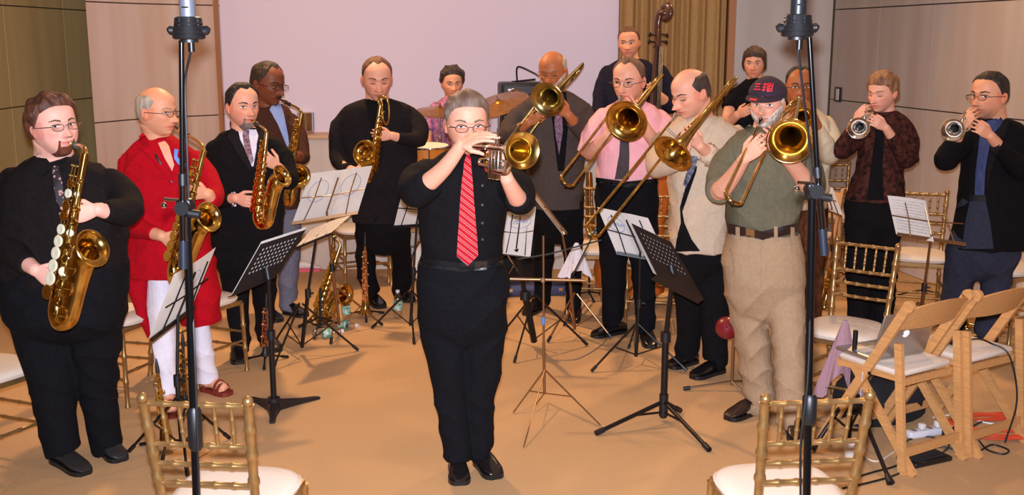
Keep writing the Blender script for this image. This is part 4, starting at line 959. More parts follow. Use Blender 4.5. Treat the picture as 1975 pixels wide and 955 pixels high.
# --- man in black jacket, baritone
p = person('man in black jacket and black trousers looking down and playing a baritone saxophone', 7.8,
  dict(c=727, top=110, chin=194, yaw=6, pitch=14, dY=-.06, neck=.54, shape=dict(jaw=1.1)),
  [(704, 752, 190, .16), (684, 776, 196, .2), (660, 796, 206, .25), (652, 806, 230, .28), (654, 806, 270, .29), (660, 804, 320, .29), (672, 798, 380, .28), (680, 794, 428, .26)],
  [dict(p=[(672, 218, 14, 0), (652, 255, 15, 0), (650, 300, 13, -.06), (662, 322, 11, -.18), (684, 330, 8, -.28)], hand=dict(to=(704, 330, -.3), n=(.2, 1, 0), curl=1.0)),
   dict(p=[(786, 218, 14, 0), (806, 240, 15, -.04), (806, 268, 13, -.14), (778, 268, 10, -.26), (756, 262, 8, -.32)], cloth=[1.3, 1.4, 1.45, 1.35, 1.3], hand=dict(to=(728, 262, -.36), n=(-.1, 1, .1), thumb=-1, curl=1.0))],
  [[(706, 420, 23), (706, 470, 21), (706, 520, 20), (718, 570, 18)], [(768, 420, 24), (772, 470, 21), (776, 520, 19), (774, 562, 19)]],
  [((714, 582), (738, 596), {}), ((772, 572), (794, 584), {})],
  C_SUIT, C_BLACK, S_LIGHT, dict(style='reced', t=.035, m='hair_light_brown', col=rgb(112, 74, 50), lump=.01),
  dict(eyes='closed', brow=rgb(96, 62, 44), browname='lightbrown'), sleeves=(.93, .93), extra_bottom=[(686, 792, 400, .25), (690, 794, 440, .24)])
p['on']('undershirt', [(706, 190), (750, 190), (742, 202), (740, 260), (734, 320), (724, 320), (714, 240), (706, 204)], C_BLACK, .003, .003)
sax('brass baritone saxophone with looped tube and big round bell held by the black-jacketed man', P(733, 206, 7.44), P(712, 352, 7.40), (-.45, -.9, 0), mouth(p), name='baritone_saxophone', m=BRASSD, bell=(.20, .62), bell_r=.165, km=BRASS, thick=1.1, bow=.12,
    hook=[P(730, 194, 7.46), P(736, 186, 7.44), P(745, 190, 7.42), P(750, 205, 7.42), P(750, 230, 7.42), P(744, 240, 7.42), P(738, 225, 7.40), P(736, 196, 7.46), P(730, 184, 7.54)])
# --- front man with red striped tie
TIER = mat('tie_red_stripes', rgb(170, 10, 26), .75, spec=.2); nt = TIER.node_tree
tcn = [x for x in nt.nodes if x.type == 'TEX_COORD'][0]; wv = nt.nodes.new('ShaderNodeTexWave'); wv.bands_direction = 'DIAGONAL'; wv.inputs['Scale'].default_value = 13; mp_ = nt.nodes.new('ShaderNodeMapping'); mp_.inputs['Scale'].default_value = (1.3, 0, 1.6); nt.links.new(tcn.outputs['Object'], mp_.inputs[0]); nt.links.new(mp_.outputs[0], wv.inputs[0])
rp = nt.nodes.new('ShaderNodeValToRGB'); rp.color_ramp.interpolation = 'CONSTANT'; e_ = rp.color_ramp.elements; e_[0].color = (*rgb(176, 8, 26), 1); e_[1].position = .45; e_[1].color = (*rgb(70, 6, 24), 1)
for q_, c_ in ((.62, rgb(205, 170, 172)), (.78, rgb(200, 40, 40))): k_ = e_.new(q_); k_.color = (*c_, 1)
nt.links.new(wv.outputs['Fac'], rp.inputs[0]); nt.links.new(rp.outputs[0], nt.nodes['Principled BSDF'].inputs['Base Color'])
p = person('grey-haired man front and centre in black shirt and red striped tie playing a flugelhorn', 4.66,
  dict(c=900, top=178, chin=298, yaw=8, pitch=6, dY=-.05, neck=.50, shape=dict(jaw=1.05)),
  [(862, 944, 290, .16), (846, 962, 300, .2), (818, 984, 318, .26), (806, 992, 345, .30), (806, 982, 390, .31), (808, 972, 440, .32), (810, 970, 480, .33), (812, 968, 503, .32)],
  [dict(p=[(826, 330, 24, 0), (808, 348, 23, -.12), (806, 366, 19, -.26), (852, 330, 15, -.36), (890, 281, 11.5, -.44)], u=[0, .25, .45, .75, 1], cloth=[1.25, 1.7, 1.9, 1.6, 1.3], hand=dict(to=(938, 256, -.48), n=(.3, .5, -.9), thumb=-1, curl=.7)),
   dict(p=[(968, 336, 24, 0), (992, 360, 23, -.10), (1000, 386, 19, -.22), (980, 350, 15, -.36), (972, 330, 11.5, -.38)], u=[0, .25, .45, .75, 1], cloth=[1.25, 1.6, 1.7, 1.5, 1.3], hand=dict(to=(964, 300, -.38), n=(-.9, -.4, .1), thumb=1, curl=1.2, s=.9))],
  [[(854, 545, 50), (856, 620, 50), (864, 700, 45), (872, 790, 39), (882, 866, 32), (884, 885, 30)], [(926, 545, 52), (930, 620, 50), (928, 700, 45), (924, 790, 38), (926, 862, 30), (928, 880, 28)]],
  [((880, 900), (888, 938), dict(m=SHOEB)), ((924, 892), (958, 926), dict(m=SHOEB))],
  C_BLACK, C_NAVY, S_LIGHT, dict(style='part', t=.075, m='hair_grey_brown', col=rgb(132, 114, 100), col2=rgb(92, 66, 52), lump=.035, sweep=1, st=(1.4, .5, .5)),
  dict(brow=rgb(110, 88, 76), browname='greybrown', glasses=('glasses_dark', rgb(60, 52, 50), .3, .6), lid=-.005), hem='shirt', sleeves=(.62, .62), tuck=True,
  extra_bottom=[(808, 974, 500, .31), (802, 982, 540, .33), (804, 982, 580, .34), (812, 976, 620, .28)])
p['on']('necktie', [(896, 296), (909, 296), (908, 308), (914, 380), (922, 492), (902, 512), (881, 494), (888, 380), (896, 308)], TIER, .010, .005)
p['on']('collar', [(866, 290), (876, 286), (900, 300), (892, 322), (876, 312)], C_BLACK, .012, .005); p['on']('collar', [(904, 300), (930, 288), (940, 292), (934, 312), (916, 322)], C_BLACK, .012, .005)
p['on']('belt', [(810, 495), (890, 506), (968, 494), (968, 512), (890, 524), (810, 513)], mat('belt_black', rgb(18, 16, 18), .6, spec=.2), .010, .004)
p['on']('belt_buckle', [(914, 504), (938, 502), (938, 520), (914, 522)], mat('buckle_dark', rgb(90, 86, 84), .3, .9), .017, .003)
p['on']('chest_pocket', [(932, 358), (966, 356), (966, 396), (950, 402), (934, 397)], C_BLACK, .006, .002)
for y in (358, 395, 430, 462): p['on']('button', [(930+2.6*math.cos(a), y+2.6*math.sin(a)) for a in np.linspace(0, 6.28, 9)[:-1]], mat('shirt_button', rgb(70, 64, 62), .3), .008, .002, edge=20)
trumpet('gold-belled flugelhorn with silver valves played by the front man in the red striped tie', mouth(p, .1), P(1004, 290, 3.98), (.2, -.3, 1), m=BRASS, vm=SILVER, r=.070, name='flugelhorn', cat='flugelhorn', wide=1.5, side=-1)
# --- drummer
def seated_shoes(a, b): return a, b
p = person('curly-haired drummer in purple print shirt sitting behind the cymbals', 8.7,
  dict(c=872, top=132, chin=190, yaw=8, pitch=6, dY=-.03, neck=.50),
  [(860, 886, 186, .14), (846, 900, 194, .2), (836, 910, 208, .24), (832, 914, 240, .26), (834, 914, 290, .28), (838, 912, 330, .30), (840, 912, 350, .28)],
  [dict(p=[(840, 208, 11, 0), (826, 250, 10, -.05), (824, 285, 9, -.16), (830, 288, 7, -.3)], hand=dict(to=(838, 280, -.4), n=(0, 0, -1), curl=1.4)),
   dict(p=[(906, 208, 11, 0), (918, 245, 10, -.05), (924, 270, 9, -.15), (920, 262, 7, -.3)], hand=dict(to=(916, 250, -.4), n=(0, 0, -1), curl=1.4))],
  [[(856, 340, 15), (850, 372, 15), (848, 400, 13), (848, 500, 11)], [(894, 340, 15), (898, 372, 15), (900, 400, 13), (900, 500, 11)]],
  [((848, 530), (846, 548), {}), ((900, 530), (902, 548), {})],
  C_PURPLE, C_BLACK, S_TAN, dict(style='full', t=.17, m='hair_curly_dark', col=rgb(66, 52, 46), lump=.10, st=(3, 3, 3)), dict(brow=BR_DK, browname='darkbrown'), voxel=.007, cv=.010, sleeves=(.45, .45), hem='shirt')
# --- bald bearded trombonist
p = person('bald man with white beard and glasses in grey-brown jacket playing trombone in the back row', 7.5,
  dict(c=1066, top=99, chin=176, yaw=-14, pitch=14, dY=-.08, neck=.56, shape=dict(fat=.4)),
  [(1040, 1096, 176, .17), (1018, 1118, 186, .23), (1002, 1136, 202, .28), (1000, 1140, 230, .30), (1004, 1134, 270, .32), (1014, 1128, 320, .34), (1022, 1126, 370, .34), (1026, 1124, 400, .32)],
  [dict(p=[(1010, 214, 16, 0), (990, 236, 15.5, -.06), (980, 262, 14, -.18), (1000, 250, 11, -.34), (1020, 236, 8.5, -.44)], cloth=[1.3, 1.4, 1.4, 1.3, 1.2], hand=dict(to=(1042, 226, -.48), n=(.2, .8, .2), thumb=1, curl=1.3)),
   dict(p=[(1128, 216, 16, 0), (1136, 240, 15.5, -.05), (1136, 264, 14, -.14), (1114, 245, 11, -.32), (1096, 222, 8.5, -.42)], cloth=[1.3, 1.4, 1.5, 1.5, 1.4], hand=dict(to=(1078, 206, -.46), n=(-.2, .8, .2), thumb=-1, curl=1.3))],
  [[(1050, 410, 24), (1050, 470, 22), (1048, 530, 19), (1046, 585, 17)], [(1102, 410, 24), (1104, 470, 22), (1106, 530, 19), (1108, 595, 16)]],
  [((1046, 592), (1014, 610), {}), ((1112, 604), (1104, 626), {})],
  C_GREYJ, C_BLACK, S_BRN2, dict(style='fringe', t=.05, m='hair_white', col=rgb(206, 194, 176), lump=.02),
  dict(eyes='closed', brow=rgb(120, 100, 84), browname='greyish', glasses=('glasses_gold', rgb(200, 160, 110), .2, .9), lensref=.2, beard=[dict(k='full', t=.06, m='beard_white', col=rgb(206, 192, 176)), dict(k='moustache', t=.04, m='beard_white', col=rgb(206, 192, 176))]), sleeves=(.92, .92), extra_bottom=[(1024, 1126, 370, .30), (1026, 1126, 420, .27)])
p['on']('shirt_front', [(1058, 178), (1092, 178), (1096, 240), (1088, 330), (1076, 330), (1066, 240)], C_BLACK, .003, .003)
p['on']('necktie', [(1070, 188), (1080, 188), (1086, 250), (1078, 300), (1070, 250)], mat('tie_plum_dots', rgb(70, 40, 64), .7, var=.9, vscale=90, color2=rgb(150, 110, 130)), .010, .003)
trombone('aged greenish brass trombone played by the bald bearded man in the back row', mouth(p), P(972, 282, 6.62), P(996, 300, 6.62), P(1056, 192, 6.86), P(1122, 124, 7.42), m=OLDBRASS, r=.112)
# --- pink shirt trombonist
p = person('man with glasses in pink short-sleeved shirt and dark tie playing trombone', 7.0,
  dict(c=1213, top=112, chin=200, yaw=-20, pitch=8, dY=-.08, neck=.54, shape=dict(jaw=1.05)),
  [(1186, 1246, 196, .17), (1170, 1264, 204, .22), (1156, 1280, 220, .27), (1150, 1286, 245, .30), (1152, 1280, 290, .33), (1150, 1272, 325, .35), (1148, 1268, 348, .33)],
  [dict(p=[(1164, 226, 17, 0), (1148, 252, 17, -.06), (1136, 292, 15, -.16), (1150, 282, 12, -.34), (1172, 262, 9, -.44)], u=[0, .25, .5, .75, 1], cloth=[1.3, 1.45, 1.55, 1.4, 1.2], hand=dict(to=(1186, 240, -.48), n=(.4, .7, .1), thumb=1, curl=1.3)),
   dict(p=[(1272, 228, 17, 0), (1284, 252, 16.5, -.05), (1278, 282, 14.5, -.14), (1254, 262, 12, -.3), (1234, 226, 9, -.38)], u=[0, .25, .5, .75, 1], cloth=[1.3, 1.45, 1.5, 1.4, 1.2], hand=dict(to=(1212, 198, -.42), n=(-.2, .8, .2), thumb=-1, curl=1.1, point=(0,)))],
  [[(1180, 390, 34), (1182, 460, 31), (1184, 540, 26), (1182, 620, 22)], [(1238, 390, 34), (1240, 470, 30), (1243, 560, 25), (1246, 640, 20)]],
  [((1206, 640), (1142, 652), {}), ((1244, 648), (1256, 674), {})],
  C_PINK, C_NAVY, S_LIGHT, dict(style='reced', t=.045, m='hair_brown_grey', col=rgb(120, 82, 62), lump=.015), dict(brow=BR, browname='auburn', glasses=('glasses_thin', rgb(90, 80, 78), .3, .8), gaze=-1), hem='shirt', sleeves=(.48, .48), tuck=True,
  extra_bottom=[(1150, 1268, 348, .32), (1146, 1272, 380, .32), (1146, 1272, 410, .30)])
p['on']('necktie', [(1200, 206), (1212, 206), (1212, 222), (1214, 300), (1212, 346), (1186, 346), (1194, 300), (1200, 222)], mat('tie_dark_check', rgb(58, 42, 44), .7, var=.4, vscale=50), .008, .004)
p['on']('belt', [(1149, 342), (1208, 350), (1268, 344), (1268, 354), (1208, 361), (1149, 352)], mat('belt_black', rgb(18, 16, 18), .6, spec=.2), .010, .004)
p['on']('collar', [(1184, 198), (1192, 192), (1206, 206), (1198, 222), (1188, 214)], C_PINK, .010, .004); p['on']('collar', [(1206, 206), (1240, 194), (1248, 200), (1240, 216), (1216, 222)], C_PINK, .010, .004)
trombone('brass trombone with bell facing forward played by the man in the pink shirt', mouth(p), P(1084, 338, 6.00), P(1102, 350, 6.00), P(1208, 234, 6.32), P(1277, 146, 7.02), m=BRASSD, r=.118)
# --- tan jacket trombonist
p = person('balding man in tan jacket over black clothes looking down and playing trombone', 6.25,
  dict(c=1332, top=133, chin=226, yaw=-48, pitch=20, dY=-.08, neck=.56, shape=dict(fat=.5, nose=1.15)),
  [(1318, 1382, 222, .18), (1300, 1404, 232, .24), (1286, 1424, 250, .29), (1282, 1432, 280, .32), (1286, 1424, 330, .34), (1290, 1412, 380, .36), (1290, 1406, 430, .38), (1292, 1404, 482, .36)],
  [dict(p=[(1296, 258, 19, 0), (1276, 285, 18, -.08), (1268, 318, 17, -.22), (1296, 318, 13, -.38), (1318, 300, 9.5, -.46)], cloth=[1.3, 1.45, 1.5, 1.5, 1.35], hand=dict(to=(1322, 268, -.50), n=(.4, .7, .1), thumb=1, curl=1.3)),
   dict(p=[(1418, 262, 19, 0), (1428, 300, 18.5, -.06), (1410, 326, 17, -.18), (1374, 302, 13.5, -.34), (1350, 282, 9.5, -.44)], cloth=[1.3, 1.4, 1.5, 1.55, 1.45], hand=dict(to=(1328, 256, -.50), n=(-.2, .8, .2), thumb=-1, curl=1.2))],
  [[(1326, 490, 38), (1330, 560, 34), (1330, 630, 28), (1324, 684, 24)], [(1374, 490, 36), (1378, 560, 34), (1378, 640, 29), (1380, 700, 25)]],
  [((1342, 698), (1290, 712), dict(m=SHOEB)), ((1394, 716), (1334, 732), dict(m=SHOEB))],
  C_TANJ, C_BLACK, S_LIGHT, dict(style='fringe', t=.06, m='hair_dark_grey', col=rgb(74, 58, 52), lump=.02), dict(eyes='closed', brow=rgb(70, 50, 44), browname='dark2'), sleeves=(.91, .91), extra_bottom=[(1292, 1404, 440, .33), (1292, 1404, 500, .31)])
p['on']('open_front', [(1338, 318), (1346, 322), (1322, 392), (1316, 408), (1320, 430), (1334, 462), (1350, 484), (1302, 486), (1306, 460), (1314, 430), (1312, 400), (1328, 340)], C_BLACK, .004, .003)
p['on']('necktie', [(1334, 300), (1346, 302), (1342, 322), (1324, 362), (1318, 356)], mat('tie_check', rgb(44, 44, 60), .7, var=.5, vscale=60, color2=rgb(110, 110, 130)), .010, .003)
p['on']('lapel', [(1386, 226), (1400, 232), (1392, 260), (1360, 330), (1340, 360), (1344, 322), (1370, 262)], C_TANJ, .012, .004)
for x, y in ((1322, 374), (1319, 402)): p['on']('button', [(x-2+2.4*math.cos(a), y+2.4*math.sin(a)) for a in np.linspace(0, 6.28, 9)[:-1]], mat('brown_button', rgb(50, 30, 22), .3), .010, .003, edge=20)
for k_ in range(4): p['on']('sleeve_button', [(1336+5.5*k_+2*math.cos(a), 300+4*k_+2*math.sin(a)) for a in np.linspace(0, 6.28, 9)[:-1]], mat('brown_button', rgb(50, 30, 22), .3), .006, .003, edge=20)
p['on']('pocket', [(1362, 416), (1390, 408), (1390, 414), (1362, 422)], C_TANJ, .008, .003)
trombone('long brass trombone with slide far out, played by the balding man in the tan jacket', mouth(p), P(1134, 432, 5.45), P(1156, 446, 5.45), P(1298, 296, 5.62), P(1416, 156, 5.98), m=BRASSD, r=.112)
# --- capped trombonist
p = person('white-bearded man in red-lettered baseball cap, olive shirt and khaki trousers playing trombone', 5.4,
  dict(c=1480, top=154, chin=246, yaw=-14, pitch=4, dY=-.08, neck=.56, shape=dict(fat=.5)),
  [(1440, 1516, 244, .18), (1424, 1534, 254, .24), (1408, 1550, 272, .29), (1400, 1556, 300, .33), (1400, 1552, 345, .36), (1400, 1544, 390, .38), (1402, 1538, 425, .38), (1404, 1538, 448, .35)],
  [dict(p=[(1420, 284, 22, 0), (1396, 325, 21, -.05), (1388, 368, 19, -.16), (1414, 340, 15, -.30), (1436, 306, 11, -.42)], u=[0, .3, .52, .78, 1], cloth=[1.3, 1.45, 1.5, 1.5, 1.2], hand=dict(to=(1462, 282, -.46), n=(.4, .8, .1), thumb=1, curl=1.4, s=1.05)),
   dict(p=[(1540, 286, 22, 0), (1560, 325, 20, -.04), (1564, 362, 18, -.12), (1536, 326, 14.5, -.26), (1508, 296, 11, -.38)], u=[0, .3, .52, .78, 1], cloth=[1.3, 1.45, 1.5, 1.5, 1.2], hand=dict(to=(1486, 264, -.42), n=(-.3, .8, .2), thumb=-1, curl=1.3, s=1.05))],
  [[(1434, 500, 42), (1440, 580, 40), (1452, 660, 37), (1462, 735, 34), (1466, 780, 32)], [(1508, 500, 42), (1514, 580, 38), (1520, 670, 35), (1524, 750, 32), (1526, 812, 30)]],
  [((1464, 792), (1402, 812), dict(m=SHOEBR)), ((1528, 826), (1540, 856), dict(m=SHOEBR))],
  C_OLIVE, C_KHAKI, S_LIGHT, dict(style='low', t=.05, m='hair_white', col=rgb(206, 194, 176), lump=.02),
  dict(brow=rgb(170, 150, 130), browname='whitish', beard=[dict(k='full', t=.07, m='beard_white', col=rgb(206, 192, 176)), dict(k='moustache', t=.06, m='beard_white', col=rgb(206, 192, 176))]), hem='shirt', sleeves=(.52, .52), tuck=True,
  extra_bottom=[(1402, 1540, 446, .34), (1394, 1550, 500, .35), (1394, 1552, 540, .34), (1400, 1548, 570, .28)])
p['on']('belt', [(1405, 430), (1470, 446), (1536, 430), (1538, 446), (1470, 463), (1407, 449)], mat('belt_brown', rgb(40, 26, 24), .4), .012, .004)
p['on']('belt_buckle', [(1440, 438), (1456, 442), (1456, 460), (1440, 456)], mat('buckle', rgb(170, 150, 120), .3, .9), .018, .003)
p['on']('collar', [(1436, 246), (1446, 240), (1470, 262), (1458, 282), (1444, 270)], C_OLIVE, .010, .005); p['on']('collar', [(1478, 264), (1512, 244), (1520, 250), (1508, 280), (1490, 286)], C_OLIVE, .010, .005)
p['on']('placket', [(1468, 270), (1476, 270), (1474, 350), (1470, 444), (1462, 444), (1466, 350)], C_OLIVE, .006, .002)
p['on']('pocket_flap', [(1410, 338), (1446, 342), (1446, 352), (1428, 358), (1410, 350)], C_OLIVE, .006, .003)
p['on']('trouser_pocket', [(1398, 478), (1408, 476), (1416, 520), (1412, 528), (1400, 505)], C_KHAKI, .006, .003, which=p['bot']); p['on']('trouser_fly', [(1468, 468), (1476, 468), (1474, 540), (1468, 552)], C_KHAKI, .006, .003, which=p['bot'])
for x0 in (1422, 1492, 1522): p['on']('belt_loop', [(x0, 436), (x0+7, 437), (x0+7, 462), (x0, 461)], C_KHAKI, .018, .003, edge=20)
CAPM = mat('cap_cloth', rgb(46, 30, 44), .9, bump=.3, bscale=160); CAPR = mat('cap_red_thread', rgb(214, 40, 52), .7)
az = np.degrees(np.arctan2(np.abs(ICOV[:, 0]), -ICOV[:, 1])); el = np.degrees(np.arcsin(np.clip(ICOV[:, 2], -1, 1)))
cb2 = xform(shell(p['HV'], (el-np.interp(az, [0, 60, 100, 180], [24, 18, 12, 4]))/8., .16, tuck=.10, lump=.004), p['MH']).build('cap', CAPM, p['root'], p['o'])
mb = MB(); R1, R2 = [], []
for k_ in range(19):
    a = math.radians(-62+124*k_/18); r_in = Vector((.78*math.sin(a), -.90*math.cos(a), .40)); f_ = math.cos(a*1.30); r_out = r_in + Vector((.10*math.sin(a), -.52*max(f_, 0)**.6, -.16*max(f_, 0)**.6 - .05*abs(math.sin(a))))
    ring = [r_in, r_in.lerp(r_out, .5)+Vector((0, 0, .035)), r_out, r_out-Vector((0, 0, .03)), r_in.lerp(r_out, .5)+Vector((0, 0, .0)), r_in-Vector((0, 0, .035))]; R1.append([p['MH'] @ q for q in ring])
mb.rings(R1).build('brim', CAPM, cb2, p['o'])
mb = MB(); red = []
for k_ in range(10):
    a = math.radians(-34+26*k_/9); r_in = Vector((.78*math.sin(a), -.90*math.cos(a), .40)); f_ = math.cos(a*1.3); r_out = r_in+Vector((.10*math.sin(a), -.52*f_**.6, -.16*f_**.6-.05*abs(math.sin(a)))); red.append([p['MH'] @ (r_in.lerp(r_out, t)+Vector((0, 0, .020+.03*math.sin(math.pi*t)))) for t in (.62, .82, .82, .62)])
    for j in (2, 3): red[-1][j] = p['MH'] @ (r_in.lerp(r_out, (.82, .62)[j-2])+Vector((0, 0, .006)))
mb.rings(red).build('brim_patch', CAPR, cb2, p['o'])
CB = BVHTree.FromPolygons([Vector(v.co)+p['o'] for v in cb2.data.vertices], [tuple(q.vertices) for q in cb2.data.polygons])
def stroke(x0, y0, x1, y1, w_=.020):
    a, b_ = Vector((x0, y0)), Vector((x1, y1)); n_ = (b_-a).normalized(); n_ = Vector((-n_.y, n_.x))*w_; return [tuple(a+n_), tuple(b_+n_), tuple(b_-n_), tuple(a-n_)]
st = [(-.34, .86, -.12, .88), (-.33, .77, -.13, .79), (-.37, .67, -.08, .69)]                                     # three bars
st += [(.00, .86, .16, .87), (.07, .92, .06, .62), (.0, .76, .14, .77), (-.01, .66, .13, .68), (.18, .92, .20, .62), (.18, .80, .36, .81), (.26, .92, .25, .64), (.35, .90, .36, .62), (.20, .70, .36, .71), (.19, .62, .37, .63)]
for q_ in st:
    m_ = drape(CB, stroke(*q_), p['lr'], .004, .003, .06)
    if m_: m_.build('embroidery', CAPR, cb2, p['o'])
trombone('brass trombone with wide bright bell played by the man in the baseball cap', mouth(p), P(1400, 368, 4.62), P(1424, 382, 4.62), P(1523, 272, 4.70), P(1542, 190, 5.50), m=BRASS, r=.100)
# --- man in cream jacket behind the cap
p = person('man with glasses and cream jacket playing trumpet, half hidden behind the baseball-capped man', 6.9,
  dict(c=1542, top=127, chin=206, yaw=6, pitch=4, dY=-.06, neck=.54),
  [(1518, 1570, 204, .16), (1506, 1584, 214, .22), (1496, 1598, 230, .27), (1492, 1602, 255, .29), (1496, 1600, 310, .31), (1500, 1596, 370, .32), (1502, 1594, 400, .3)],
  [dict(p=[(1504, 238, 17, 0), (1492, 268, 16.5, -.05), (1488, 290, 15, -.16), (1510, 262, 12, -.3), (1530, 230, 9, -.36)], hand=dict(to=(1540, 208, -.4), n=(.4, .7, 0), thumb=1, curl=1.2)),
   dict(p=[(1592, 240, 17.5, 0), (1602, 270, 17.5, -.05), (1598, 296, 16, -.16), (1582, 262, 12, -.3), (1568, 226, 9, -.36)], cloth=[1.3, 1.4, 1.5, 1.45, 1.3], hand=dict(to=(1556, 206, -.4), n=(-.4, .7, 0), thumb=-1, curl=1.2))],
  [[(1526, 400, 28), (1528, 480, 24), (1530, 560, 20), (1530, 630, 18)], [(1572, 400, 26), (1572, 480, 22), (1570, 560, 19), (1570, 630, 17)]],
  [((1530, 645), (1526, 662), {}), ((1570, 645), (1574, 662), {})],
  C_CREAMJ, cloth('brown_mottled_trousers', rgb(112, 70, 46), .5, 20), S_BRN2, dict(style='reced', t=.03, m='hair_near_black', col=rgb(34, 24, 20), lump=.01),
  dict(brow=rgb(40, 26, 20), browname='darkest2', glasses=('glasses_thin', rgb(90, 80, 78), .3, .8), beard=[dict(k='goatee', t=.03, m='beard_black', col=rgb(30, 22, 20)), dict(k='moustache', t=.03, m='beard_black', col=rgb(30, 22, 20))]), voxel=.006, sleeves=(.92, .92))
p['on']('print_shirt', [(1520, 206), (1566, 206), (1560, 260), (1550, 340), (1530, 340), (1522, 260)], mat('shell_print_cloth', rgb(226, 196, 170), .8, var=.9, vscale=26, color2=rgb(70, 44, 36)), .004, .003)
trumpet('trumpet pointing forward held by the man in the cream jacket', mouth(p), P(1551, 226, 6.10), m=BRASSD, r=.055)
# --- bassist
p = person('short-haired man in dark shirt standing behind, holding the double bass', 8.5,
  dict(c=1213, top=53, chin=113, yaw=-6, pitch=4, roll=-3, dY=-.03, neck=.52),
  [(1198, 1236, 112, .16), (1184, 1252, 119, .2), (1166, 1272, 132, .25), (1158, 1284, 152, .27), (1158, 1286, 190, .28), (1162, 1282, 240, .29), (1166, 1278, 300, .29), (1168, 1276, 330, .27)],
  [dict(p=[(1172, 142, 14, 0), (1160, 180, 13.5, -.03), (1160, 222, 12, -.12), (1190, 240, 9, -.26)], hand=dict(to=(1215, 250, -.34), n=(.2, .8, 0), thumb=-1, curl=1.2)),
   dict(p=[(1276, 142, 14, 0), (1292, 175, 13.5, -.03), (1296, 206, 12, -.12), (1272, 186, 9, -.26)], hand=dict(to=(1256, 168, -.32), n=(-.3, .8, 0), thumb=-1, curl=1.4))],
  [[(1196, 330, 22), (1196, 400, 19), (1194, 470, 16), (1194, 540, 13)], [(1246, 330, 22), (1248, 400, 19), (1250, 470, 16), (1252, 540, 13)]],
  [((1194, 556), (1190, 572), {}), ((1252, 556), (1256, 572), {})],
  C_NIGHT, C_BLACK, S_TAN, dict(style='short', t=.05, m='hair_light_brown', col=rgb(112, 74, 50), lump=.01), dict(brow=BR, browname='auburn', gaze=-1), voxel=.007, cv=.009, hem='shirt', sleeves=(.9, .9))
# --- young man in black tee
p = person('young man with brown bowl-cut hair in black tee shirt sitting back by the pale wall', 8.2,
  dict(c=1455, top=93, chin=152, yaw=-6, pitch=4, dY=-.03, neck=.50),
  [(1442, 1472, 150, .15), (1430, 1486, 158, .2), (1414, 1500, 172, .24), (1408, 1504, 195, .26), (1412, 1500, 240, .27), (1416, 1496, 300, .28), (1418, 1494, 340, .28)],
  [dict(p=[(1420, 182, 13, 0), (1408, 208, 12.5, -.03), (1404, 234, 11, -.1), (1422, 222, 8.5, -.22)], cloth=[1.4, 1.6, 1.5, 1.3], hand=dict(to=(1440, 214, -.3), n=(.2, .8, 0), curl=1.0)),
   dict(p=[(1496, 182, 13, 0), (1506, 210, 12.5, -.03), (1504, 240, 11, -.1), (1486, 252, 8.5, -.22)], hand=dict(to=(1468, 256, -.3), n=(-.3, .8, 0), thumb=-1, curl=1.2))],
  [[(1438, 336, 20), (1436, 400, 18), (1434, 470, 15), (1434, 545, 13)], [(1476, 336, 20), (1478, 400, 18), (1480, 470, 15), (1480, 545, 13)]],
  [((1434, 562), (1430, 578), {}), ((1480, 562), (1484, 578), {})],
  C_BLACK, C_BLACK, S_TAN, dict(style='bob', t=.12, m='hair_dark_brown', col=rgb(74, 50, 36), lump=.03), dict(brow=BR_DK, browname='darkbrown'), voxel=.007, cv=.009, hem='shirt', sleeves=(.38, .38))
p['root']['label'] = 'young man with brown bowl-cut hair in black tee shirt standing back by the pale wall'
# --- woman with trumpet
p = person('short-haired woman in brown floral jacket and black trousers playing a silver trumpet', 6.85,
  dict(c=1702, top=141, chin=216, yaw=-30, pitch=10, dY=-.06, neck=.46, shape=dict(jaw=.8, wide=.95)),
  [(1690, 1728, 214, .14), (1678, 1744, 224, .19), (1664, 1758, 238, .24), (1658, 1760, 262, .26), (1656, 1752, 300, .27), (1652, 1740, 330, .27), (1640, 1742, 360, .30), (1630, 1742, 386, .32)],
  [dict(p=[(1670, 248, 14, 0), (1642, 276, 14, -.08), (1622, 290, 13, -.20), (1636, 262, 10, -.30), (1650, 236, 7.5, -.36)], cloth=[1.3, 1.45, 1.5, 1.4, 1.35], hand=dict(to=(1664, 214, -.40), n=(.5, .5, -.2), thumb=1, curl=1.2, s=.9)),
   dict(p=[(1748, 250, 14, 0), (1756, 280, 14, -.05), (1750, 308, 13, -.16), (1726, 274, 10, -.28), (1708, 246, 7.5, -.34)], cloth=[1.3, 1.4, 1.5, 1.4, 1.35], hand=dict(to=(1684, 232, -.38), n=(-.3, .7, .1), thumb=-1, curl=1.2, s=.9))],
  [[(1662, 400, 34), (1660, 460, 31), (1658, 540, 27), (1656, 640, 22)], [(1706, 400, 33), (1706, 460, 30), (1704, 540, 27), (1702, 640, 22)]],
  [((1656, 660), (1650, 676), {}), ((1702, 660), (1698, 676), {})],
  C_FLORAL, C_BLACK, S_LIGHT, dict(style='low', t=.12, m='hair_sandy', col=rgb(158, 112, 72), col2=rgb(110, 72, 48), lump=.04), dict(eyes='closed', brow=rgb(130, 90, 64), browname='sandybrown'), voxel=.005, sleeves=(.92, .92), extra_bottom=[(1632, 1738, 376, .28), (1632, 1738, 430, .26)])
p['on']('black_top', [(1690, 226), (1706, 222), (1706, 262), (1702, 320), (1704, 386), (1672, 386), (1680, 320), (1688, 262)], C_BLACK, .003, .003)
trumpet('silver trumpet with downturned bell played by the woman in the floral jacket', mouth(p), P(1653, 247, 6.16), (.15, -.1, 1), m=SILVER, r=.062, side=-1)
